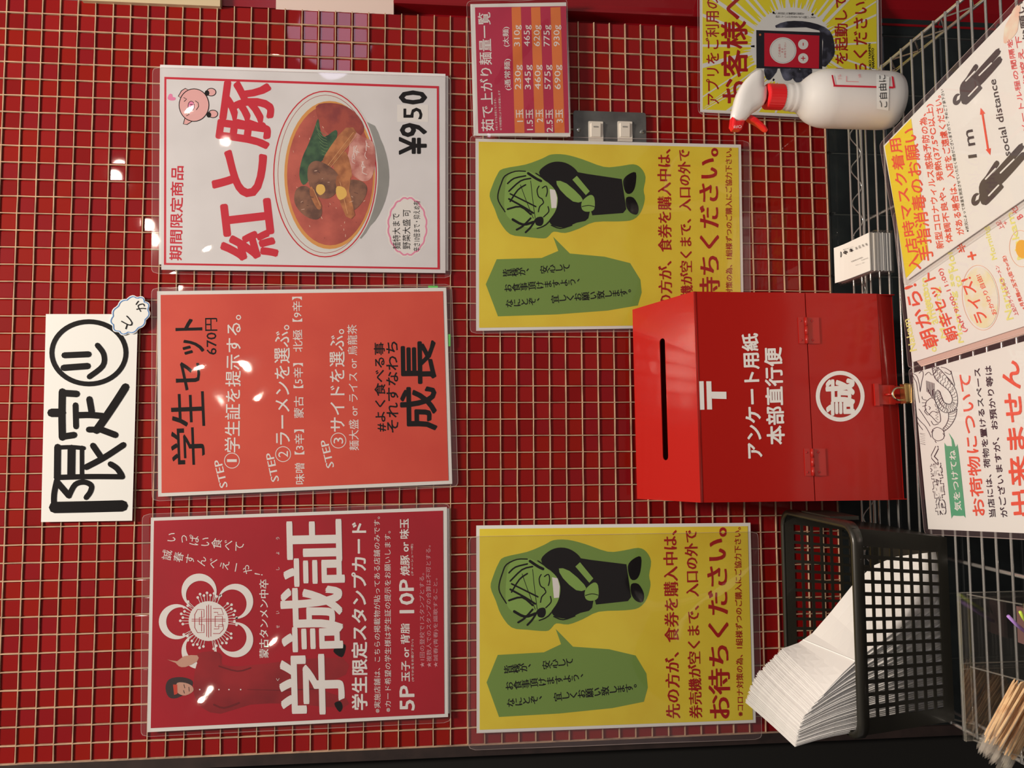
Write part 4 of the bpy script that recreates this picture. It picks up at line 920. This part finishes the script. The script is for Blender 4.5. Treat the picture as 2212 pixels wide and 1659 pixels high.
for k in range(NS):
    w_ = k / (NS - 1); e_ = w_ ** .9
    nA = [a * (1 - e_) + b_ * e_ for a, b_ in zip(nearA, nearB)]; fA = [a * (1 - e_) + b_ * e_ for a, b_ in zip(farA, farB)]
    j1, j2 = (rng.uniform(-1, 1) * .0022 if k else 0), (rng.uniform(-1, 1) * .0011 if k else 0)
    bow = .010 * math.sin(math.pi * w_)
    for q in (nA, fA):
        q[0] = q[0] + np.array([0, 0, bow]); q[1] = q[1] + np.array([0, 0, bow * .5]); sl = (q[0] - q[1]) / np.linalg.norm(q[0] - q[1]); q[0] = q[0] + sl * j1
    nA = [p + np.array([0, j2, 0]) for p in nA]
    V = []; F = []; nu, nv = 9, 5
    for side in (0, 1):
        for i in range(nu + 1):
            t_ = i / nu; a, b_ = curve4(nA, t_), curve4(fA, t_)
            for j in range(nv + 1):
                v = j / nv; p = a * (1 - v) + b_ * v
                wav = .0006 * math.sin(v * 5 + k * .12) * (1 - t_)
                V.append(p + np.array([wav - side * .0004, 0, 0]))
    N = (nu + 1) * (nv + 1)
    for i in range(nu):
        for j in range(nv):
            a = i * (nv + 1) + j; q = (a, a + 1, a + nv + 2, a + nv + 1); F += [q, tuple(x + N for x in q)[::-1]]
    bd = [i * (nv + 1) for i in range(nu + 1)] + [nu * (nv + 1) + j for j in range(1, nv + 1)] + [i * (nv + 1) + nv for i in range(nu - 1, -1, -1)] + list(range(nv - 1, 0, -1))
    F += [(bd[i], bd[(i + 1) % len(bd)], bd[(i + 1) % len(bd)] + N, bd[i] + N) for i in range(len(bd))]
    base = V[0] * 0 + np.array([curve4(nA, 1)[0], -.19, ZR + .003])
    me = bpy.data.meshes.new('folded_paper'); me.from_pydata([tuple(v - base) for v in V], [], F); me.materials.append(PAP)
    o = bpy.data.objects.new('folded_paper', me); col.objects.link(o); o.location = tuple(base)
    lab = 'front white folded paper of the basket, its whole broad face showing' if k == 0 else ('last white folded paper at the left end of the basket stack' if k == NS - 1 else 'white folded paper seen edge-on in the middle of the basket stack')
    tag(o, lab, 'paper', 'folded papers in the black basket')
    if k == 0:
        cr = [curve4(nA, .333), curve4(fA, .26)]
        MB().tube([tuple(cr[0] * (1 - v) + cr[1] * v + np.array([.0006, 0, 0])) for v in (0, .25, .5, .75, 1)], .0006, 6).build('crease', PAP, o)

# ------------------------------------------------------------------ card holder and cards
cx0, cx1, cy0, cy1 = -.4046, -.3500, -.1475, -.0562
CARD = mat('card_stock', P(226, 212, 192), .6); CGR = mat('card_edge_grey', P(150, 144, 136), .8)
ch = empty('card_holder', ((cx0 + cx1) / 2, (cy0 + cy1) / 2, ZR), 'low clear plastic tray holding the stack of shop cards', 'holder')
mb = MB(); mb.box(cx0 - .003, cx1 + .003, cy0 - .003, cy1 + .003, ZR + .0002, ZR + .0018); mb.box(cx0 - .003, cx0 - .0015, cy0 - .003, cy1 + .003, ZR + .0018, ZR + .028); mb.box(cx1 + .0015, cx1 + .003, cy0 - .003, cy1 + .003, ZR + .0018, ZR + .028); mb.box(cx0 - .0015, cx1 + .0015, cy1 + .0015, cy1 + .003, ZR + .0018, ZR + .028)
mb.build('tray', ACR, ch)
nc = 34; hh = (.0325) / nc
cme = []
for mm in (CGR, CARD):
    me = bpy.data.meshes.new('shop_card'); q = MB().box(-.0272, .0272, -.0455, .0455, 0, hh * .86); me.from_pydata(q.v, [], q.f); me.materials.append(mm); cme.append(me)
for k in range(nc - 1):
    o = bpy.data.objects.new('shop_card', cme[0 if rng.random() < .75 else 1]); col.objects.link(o)
    o.location = ((cx0 + cx1) / 2 + rng.uniform(-.0007, .0007), (cy0 + cy1) / 2 + rng.uniform(-.0006, .0006), ZR + .002 + k * hh)
    tag(o, 'grey-edged shop card inside the card stack, only its edge showing', 'card', 'shop cards in the clear tray')
V = []; nx, ny = 5, 8; zc_ = ZR + .002 + (nc - 1) * hh
for d in (0, .0004):
    for j in range(ny + 1):
        for i in range(nx + 1):
            u, v = i / nx, j / ny; V.append((cx0 + (cx1 - cx0) * u, cy0 + (cy1 - cy0) * v, zc_ + .0006 - d + .0040 * max(0, v - .6) ** 2 * 6 * (1 if d == 0 else 1)))
N = (nx + 1) * (ny + 1); F = []
for j in range(ny):
    for i in range(nx): a = j * (nx + 1) + i; q = (a, a + 1, a + nx + 2, a + nx + 1); F += [q, tuple(x + N for x in q)[::-1]]
tc = empty('shop_card', ((cx0 + cx1) / 2, (cy0 + cy1) / 2, zc_), 'topmost cream shop card printed with a round black crest', 'card', 'shop cards in the clear tray')
mesh('card', V, F, CARD, tc)
s = Sheet(tc, (0, 0, zc_ + .0010), np.array([0, 0, 1.0]), zoom=(1780, 480, 10.37)); s.p0 = s.p0 + np.array([0, 0, .0006])
s.ell(350, 725, 50, 85, INKK, 1, 'crest', 28); s.ell(350, 725, 40, 74, CARD, 2, 'crest', 28)
for q in ([(350, 650), (350, 800)], [(305, 735), (395, 725)], [(325, 670), (325, 780)], [(375, 670), (375, 780)], [(312, 700), (388, 690)], [(312, 765), (388, 755)]): s.stroke(q, 11, INKK, 3, 'crest')
s.text('中', (440, 690), (510, 668), 90, INKK, 3, .01, 3); s.text('本', (565, 640), (640, 612), 80, INKK, 3, .01, 3)
for ch_, a, b_ in (('高', (700, 590), (740, 574)), ('田', (775, 560), (812, 548)), ('馬', (850, 532), (888, 518)), ('場', (924, 505), (962, 490))): s.text(ch_, a, b_, 60, INKK, 3)
s.text('蒙古タンメン', (425, 622), (650, 545), 26, mat('grey_ink', P(120, 112, 104), .6), 3); s.text('営業時間 年中無休', (605, 885), (860, 785), 24, INKK, 3); s.text('東京都新宿区', (830, 855), (985, 795), 18, MATS['grey_ink'], 3); s.text('定休日 なし 電話', (700, 968), (900, 898), 16, MATS['grey_ink'], 3)
s.build()

# ------------------------------------------------------------------ laminated notices lying on the shelf
ZN = np.array([0, 0, 1.0])
def flat_poster(name, label, lc, lp, wdt, hgt, z, film=.007, seed=1, amp=.0004):
    """lc: measured far left corner; lp: a second point on its left edge; wdt, hgt in metres"""
    L_ = onZ(lc[0], lc[1], z); S = onZ(lp[0], lp[1], z) - L_; S /= np.linalg.norm(S); E = np.cross(S, ZN) * -1; E = E if E[0] < 0 else -E
    A_ = L_ - E * wdt
    c = [A_, A_ + S * hgt, A_ + S * hgt + E * wdt, A_ + E * wdt]
    root = empty(name, tuple(np.mean(c, 0) - ZN * .0008), label, 'notice')
    MB().add([p for p in c] + [p - ZN * .0006 for p in c], [(3, 2, 1, 0), (4, 5, 6, 7), (0, 1, 5, 4), (1, 2, 6, 5), (2, 3, 7, 6), (3, 0, 4, 7)]).build('paper', WHT2, root)
    fc = [A_ - E * film - S * film, A_ + S * (hgt + film) - E * film, A_ + S * (hgt + film) + E * (wdt + film), A_ + E * (wdt + film) - S * film]
    film_sheet(root, fc, ZN, .0011, amp, seed, rad=.006, border=[c[0], c[1], c[2], c[3]])
    return Sheet(root, (0, 0, z), ZN)
z1_, z2_, z3_ = ZR + .0085, ZR + .0050, ZR + .0016
INR = mat('warm_red_ink', P(222, 84, 62), .5); ORY = mat('golden_yellow_print', P(246, 190, 48), .5); LYE = mat('pale_yellow_ink', P(236, 218, 120), .5); DGY = mat('charcoal_print', P(76, 66, 64), .5); PRD2 = mat('rose_red_ink', P(212, 92, 88), .5)
# P1 mask and distance notice (topmost)
s = flat_poster('distance_notice', 'laminated notice with an orange heading band and two grey figures a metre apart', (1960, 605), (2212, 430), .208, .294, z1_, seed=21)
s.poly([(1911, 316), (1968, 256), (2006, 548), (1957, 601)], ORY, 1, 'heading_band')
s.text('入店時マスク着用', (1977, 583), (1932, 300), 26, INR, 3, .02); s.text('手指消毒のお願い', (2002, 563), (1963, 278), 30, INR, 3, .02)
s.text('新型コロナウィルス感染予防の為、', (2031, 537), (1992, 246), 16, INR, 3, .012); s.text('体調不良や、発熱(37.5℃以上)', (2052, 524), (2007, 225), 17, INR, 3, .012); s.text('がある場合は、入店をご遠慮ください。', (2075, 507), (2024, 207), 16, INR, 3, .012)
s.text('※状況によって体温を測定させていただく場合がございますので、予めご了承下さい', (2090, 501), (2034, 193), 7, INKK, 3)
s.text('1', (2101, 341), (2100, 334), 18, DGY, 3); s.text('m', (2099, 314), (2093, 281), 15, DGY, 3, 0, .5)
s.text('social distance', (2176, 337), (2143, 172), 15, DGY, 3, 0, .3)
s.stroke([(2134, 322), (2122, 246)], 4, INR, 3, 'arrow'); s.poly([(2139, 335), (2129, 323), (2140, 320)], INR, 3, 'arrow'); s.poly([(2118, 233), (2128, 245), (2117, 248)], INR, 3, 'arrow')
def pers(ox, oy, k):
    def q(l): return [(ox + (1780 + x / 4.148 - 2067) * k, oy + (y / 4.148 - 214.6) * k) for x, y in l]
    s.ell(ox, oy, 8.5 * k, 13 * k, DGY, 3, 'figure', 24, .35); s.poly(q([(1195, 865), (1222, 845), (1212, 890), (1185, 905)]), WHT2, 4, 'figure', 0)
    s.poly(q([(1215, 790), (1235, 740), (1270, 700), (1340, 590), (1365, 575), (1380, 595), (1370, 620), (1320, 690), (1540, 445), (1570, 450), (1575, 480), (1440, 640), (1560, 510), (1585, 520), (1585, 560), (1430, 735), (1400, 765), (1415, 785), (1400, 810), (1290, 925), (1262, 935), (1235, 925), (1222, 870)]), DGY, 3, 'figure', 2)
    for a_, b_ in (((1270, 725), (1350, 640)), ((1390, 675), (1500, 565)), ((1295, 860), (1375, 775))): s.stroke(q([a_, b_]), 3 * k, WHT2, 4, 'figure')
pers(2067, 214.6, 1); pers(2108, 430.6, 1.1)
s.text('メートル程の間隔を', (2215, 285), (2180, 85), 12, PRD2, 3, .015); s.text('空けてお控え下', (2232, 270), (2198, 78), 13, PRD2, 3, .015)
s.poly([(2168, 92), (2170, 60), (2180, 40), (2190, 18), (2204, 10), (2200, 50), (2196, 70), (2180, 88)], mat('pink_wash_print', P(236, 176, 150), .5, noise=(P(238, 214, 180), 40, .4, .65)), 2, 'colour_wash', 3)
s.text('お願い', (2218, 90), (2204, 4), 16, DGY, 3, .02)
s.build()
# P2 breakfast notice
s = flat_poster('breakfast_notice', 'laminated notice in red over pale yellow script with a drawn rice bowl', (1970, 783), (2212, 705), .208, .294, z2_, seed=22)
NM = mat('bowl_outline_print', P(216, 160, 130), .5)
for a_, b_, tx in (((1973, 758), (1957, 690), 'Nakam'), ((2016, 760), (1994, 600), 'oto × Nakamoto'), ((2020, 700), (1998, 630), 'amoto'), ((2040, 730), (2024, 620), 'Morning'), ((2078, 740), (2052, 580), 'Morning set'), ((2072, 620), (2048, 540), 'to Mor'), ((2150, 560), (2130, 490), 'Morning'), ((2182, 690), (2160, 600), 'Naruto'), ((2205, 560), (2180, 460), 'Nakam')):
    s.text(tx, a_, b_, 15, LYE, 1, .02)
s.ell(2118, 643, 40, 71, NM, 1, 'bowl_picture', 40, -.12, 1); s.ell(2119, 643, 36, 66, mat('rice_print', P(226, 204, 160), .5, noise=(P(234, 220, 186), 50, .4, .6)), 2, 'bowl_picture', 40, -.12); s.ell(2206, 537, 26, 40, NM, 1, 'bowl_picture', 30, -.1, 1); s.ell(2208, 538, 14, 20, mat('yolk_print', P(240, 160, 60), .5), 3, 'bowl_picture', 24, -.1)
s.text('朝から!', (2014, 750), (1964, 617), 34, INR, 4, .022, res=3); s.text('朝辛セット', (2059, 735), (2003, 590), 28, INR, 4, .02, res=3); s.text('(AM 9:00-11:00)', (2086, 717), (2031, 580), 12, PRD2, 4, .008)
s.text('ライス!', (2122, 696), (2085, 602), 25, INR, 4, .02, res=3); s.text('おかわり自由!', (2149, 680), (2112, 594), 11, INR, 4, .015); s.text('+', (2101, 561), (2097, 544), 18, INR, 4, .03); s.text('半', (2080, 545), (2072, 524), 18, INR, 4, .02)
s.text('上記のライスと半ラーメン', (2196, 682), (2152, 574), 9, PRD2, 4, .005); s.text('+月見麺or玉子(茹でor生)', (2212, 668), (2168, 553), 10, INR, 4, .01); s.text('B セ', (2204, 472), (2188, 448), 15, PRD2, 4, .01); s.text('上記', (2165, 495), (2155, 478), 12, PRD2, 4); s.text('+', (2172, 485), (2170, 478), 7, PRD2, 4)
s.build()
# blank reddish laminated sheet between the two
pkm = mat('pinkish_sheet', P(206, 170, 150), .5)
A_ = onZ(1978, 772, z3_ + .0016); root = empty('pink_sheet', tuple(A_), 'narrow pinkish laminated sheet edge showing between the breakfast notice and the dragon notice', 'sheet')
pts = [onZ(x, y, z3_ + .0016) for x, y in ((1976, 776), (2230, 690), (2230, 716), (1990, 792))]; MB().prism(pts, (0, 0, -.0005)).build('paper', pkm, root)
# P3 luggage notice with dragon
s = flat_poster('luggage_notice', 'laminated notice with a line-drawn dragon, in front of the red letter box', (2005, 1143), (2212, 1152), .208, .294, z3_, seed=23)
def Z8(l): return [(1900 + x / 3.77, 740 + y / 3.77) for x, y in l]
DK2 = mat('dark_violet_ink', P(52, 34, 46), .5)
def dl(pts, w_=1.1, sm=3, closed=False): s.stroke(Z8(pts), w_, DK2, 3, 'dragon_drawing', sm, closed)
body_o = [(430, 190), (480, 210), (530, 260), (590, 330), (630, 420), (630, 520), (590, 560), (530, 570), (480, 530), (450, 470), (455, 400)]
body_i = [(430, 220), (450, 290), (500, 340), (560, 390), (590, 450), (585, 490), (560, 500), (520, 480), (500, 430), (490, 400), (470, 385)]
dl(body_o); dl(body_i)
for k in range(34):
    t_ = k / 33; a = catmull(body_o, False, 6); b_ = catmull(body_i, False, 6); i = int(t_ * (len(a) - 1)); j = int(t_ * (len(b_) - 1)); p, q = np.array(a[i]), np.array(b_[j]); mid = (p + q) / 2
    d_ = np.array([-(q - p)[1], (q - p)[0]]) * .16; dl([tuple(p), tuple(p * .75 + q * .25 + d_), tuple(mid), tuple(p * .25 + q * .75 + d_), tuple(q)], .7, 2)
tail_o = [(630, 540), (620, 600), (590, 660), (555, 700), (520, 725)]; tail_i = [(560, 575), (560, 620), (540, 670), (515, 700)]; dl(tail_o); dl(tail_i)
for k in range(10):
    t_ = k / 9; i = int(t_ * 24); a = catmull(tail_o, False, 6); b_ = catmull(tail_i, False, 6); p, q = np.array(a[min(i, len(a) - 1)]), np.array(b_[min(int(t_ * 18), len(b_) - 1)]); dl([tuple(p), tuple((p + q) / 2 + 6), tuple(q)], .7, 2)
dl([(380, 480), (420, 450), (450, 470), (470, 520), (490, 580), (495, 640), (470, 650), (440, 620), (410, 590), (380, 560), (370, 520), (380, 480)]); dl([(400, 590), (430, 560), (470, 570), (490, 560)]); dl([(450, 500)] + [(455 + (k % 2) * 22, 520 + k * 12) for k in range(10)], .8, 0)
for q in ([(380, 470), (350, 460), (345, 440)], [(375, 490), (345, 490)], [(380, 510), (350, 520)], [(430, 450), (400, 400), (390, 370)], [(440, 450), (430, 400), (440, 380)], [(420, 640), (440, 670), (480, 660)], [(380, 540), (365, 560), (390, 590)], [(400, 520), (412, 530), (405, 545)]): dl(q)
for k in range(8): dl([(380 + k * 9, 310 + k * 3), (384 + k * 9, 400 + k * 8)], .8, 0)
for q in ([(255, 245), (270, 270), (285, 300), (300, 330), (310, 400), (325, 490)], [(262, 250), (300, 270), (320, 330), (330, 400)], [(320, 250), (345, 230), (355, 260), (340, 330), (330, 400)], [(300, 600), (330, 640), (370, 680), (400, 730), (418, 770)], [(300, 630), (320, 670), (350, 710)], [(320, 540), (360, 600), (400, 660), (410, 680)], [(285, 470), (292, 490), (285, 510), (295, 530), (290, 550)], [(370, 265), (400, 240), (430, 265), (480, 200)]): dl(q, 1)
dl([(262, 260 + 0)] + [(262 + (k % 2) * 14, 262 + k * 13) for k in range(10)], .9, 0); dl([(330, 740), (372, 745)] + [(330 + (k % 2) * 40, 750 + k * 9) for k in range(10)], 1, 0)
for q in ([(430, 710), (470, 690), (520, 720), (520, 780), (470, 800), (430, 770), (430, 710)], [(420, 730), (440, 715)], [(515, 740), (530, 760)], [(450, 800), (460, 815)]): dl(q)
dl([(500, 200), (540, 210), (580, 240), (570, 260), (530, 240)]); dl([(540, 270), (580, 330), (610, 350), (595, 290), (580, 230)])
s.text('お客様へ', (2033, 1110), (2017, 966), 21, DK2, 3, bold=2.3); s.text('お客様へ', (2033, 1110), (2017, 966), 21, WHT2, 4, bold=1.1)
GB = mat('mint_green_print', P(86, 152, 112), .5)
s.poly(Z8([(530, 860), (545, 842), (620, 850), (640, 870), (695, 1385), (685, 1410), (600, 1408), (580, 1390)]), GB, 2, 'speech_bubble', 3); s.poly(Z8([(590, 850), (585, 790), (562, 735), (600, 790), (618, 852)]), GB, 2, 'speech_bubble')
s.text('気をつけてね', (2070, 1103), (2056.5, 973), 15, INKW, 3, .02)
s.text('お荷物について', (2115, 1114), (2083, 809), 27, INR, 3, .022, res=3); s.text('当店には、荷物を置けるスペース', (2144, 1117), (2109.5, 796), 14, DK2, 3, .012); s.text('がございますが、お預かり等は', (2169, 1117), (2133.4, 790), 15, DK2, 3, .012)
s.text('出来ません', (2207, 1114), (2181, 780), 40, INR, 3, .03, res=3)
s.build()

# ------------------------------------------------------------------ clear holder with picks
zt2 = .90; yb2 = -.379; xr2, xl2 = -.806, -.9605; xm = (xr2 + xl2) / 2
ah = empty('acrylic_holder', (xm, yb2 - .03, ZR), 'two-compartment clear acrylic holder in the lower left corner of the shelf', 'holder')
th = .0025; yf2 = yb2 - .055; z0_ = ZR + .0004
MB().box(xl2, xr2, yb2 - th, yb2, z0_, zt2).build('back_panel', ACR, ah)
MB().box(xl2, xr2, yb2 + .0004, yb2 + .003, zt2 - .0125, zt2).build('top_lip', ACR, ah)
for x in (xl2, xm - th / 2, xr2 - th):
    MB().prism([(x, yb2 - th, z0_), (x, yf2, z0_), (x, yf2, z0_ + .055), (x, yb2 - th, zt2 - .008)], (th, 0, 0)).build('divider' if abs(x - xm) < .01 else 'side_panel', ACR, ah)
MB().box(xl2, xr2, yf2 - th, yf2 - .0002, z0_, z0_ + .055).build('front_panel', ACR, ah)
MB().box(xl2 + th, xr2 - th, yf2, yb2 - th, z0_, z0_ + .002).build('holder_floor', ACR, ah)
EDG = clear('acrylic_edge', (.95, .95, .93, 1), .11, (.8, .78, .7, 1), .08, 1.49)
for k, (a_, b_) in enumerate((((xl2, yb2, zt2), (xr2, yb2, zt2)), ((xl2, yb2 - th, zt2), (xr2, yb2 - th, zt2)), ((xl2, yb2 + .003, zt2 - .0125), (xr2, yb2 + .003, zt2 - .0125)), ((xl2, yf2 - th, z0_ + .055), (xr2, yf2 - th, z0_ + .055)))
        + tuple(((x, yb2 - th, zt2 - .008), (x, yf2, z0_ + .055)) for x in (xl2 + th / 2, xm, xr2 - th / 2)) + tuple(((x, yb2, z0_), (x, yb2, zt2)) for x in (xl2, xl2 + .006, xm - .003, xm + .003, xr2 - .006, xr2)) + tuple(((x, yf2 - th, z0_), (x, yf2 - th, z0_ + .055)) for x in (xl2, xm, xr2))):
    MB().tube([a_, b_], .0007, 6).build('polished_edge', EDG, ah)
WOD = mat('pale_wood', P(222, 178, 128), .7, noise=(P(196, 146, 100), 90, .4, .65))
for k in range(60):
    r0 = rng.random(); Yp = yf2 + .004 + (yb2 - yf2 - .010) * rng.random()
    q0 = (2124 + 66 * r0, 1590 + 46 * rng.random() * (.4 + .6 * r0) + 14 * r0); e_ = onY(q0[0], q0[1], Yp); e3 = onY(q0[0] + 50 + rng.uniform(-6, 6), q0[1] - 92, Yp + rng.uniform(-.004, .004))
    d_ = (e_ - e3) / np.linalg.norm(e_ - e3); L_ = min(.068, (e_[2] - z0_ - .004) / max(d_[2], .05)); p0_ = e_ - d_ * L_
    if p0_[0] > xm - .004: L_ *= (e_[0] - xm + .005) / (e_[0] - p0_[0]); p0_ = e_ - d_ * L_
    pk_ = empty('wrapped_toothpick', tuple(p0_), 'pale wooden toothpick in a clear frilly wrapper leaning left in the acrylic holder', 'toothpick', 'wrapped toothpicks in the acrylic holder')
    MB().tube([p0_, p0_ + d_ * .004, p0_ + d_ * (L_ - .008), p0_ + d_ * (L_ - .002)], [.0005, .0011, .0011, .0006], 6).build('stick', WOD, pk_)
    sd = np.array([0, 1, 0.]); e1 = p0_ + d_ * (L_ - .006); e2 = p0_ + d_ * (L_ + .010 + rng.uniform(-.003, .004))
    V = [e1 - sd * .0022 - d_ * .03, e1 + sd * .0022 - d_ * .03, e1 - sd * .0026, e1 + sd * .0026] + [e2 + sd * (-.003 + .0015 * q) + d_ * (.0018 if q % 2 else -.001) for q in range(5)]
    mesh('wrapper', V, [(0, 1, 3, 2), (2, 3, 8, 7, 6, 5, 4)], SLEEVE, pk_)
PUR = mat('lilac_plastic', P(176, 130, 196), .4); LIM = mat('lime_plastic', P(190, 214, 70), .4); BRN = mat('brown_card', P(96, 66, 60), .6)
for nm, lab, m, a_, b_, r in (('lilac_straw', 'lilac plastic stick lying in the right compartment of the acrylic holder', PUR, (2178, 1331, .872), (2216, 1366, .845), .0018), ('lime_straw', 'lime green stick beside the lilac one in the acrylic holder', LIM, (2204, 1322, .868), (2222, 1350, .848), .0016)):
    p, q = onZ(a_[0], a_[1], a_[2]), onZ(b_[0], b_[1], b_[2]); o = MB().tube([p, p * .5 + q * .5 + np.array([0, 0, .001]), q], r, 10).build(nm, m, None, True); tag(o, lab, 'stick')
p = onZ(2200, 1345, .845); o = MB().box(p[0] - .022, p[0] + .016, p[1] - .02, p[1] + .006, z0_ + .004, .842).build('brown_packet', BRN); tag(o, 'brown packet standing in the right compartment of the acrylic holder', 'packet')
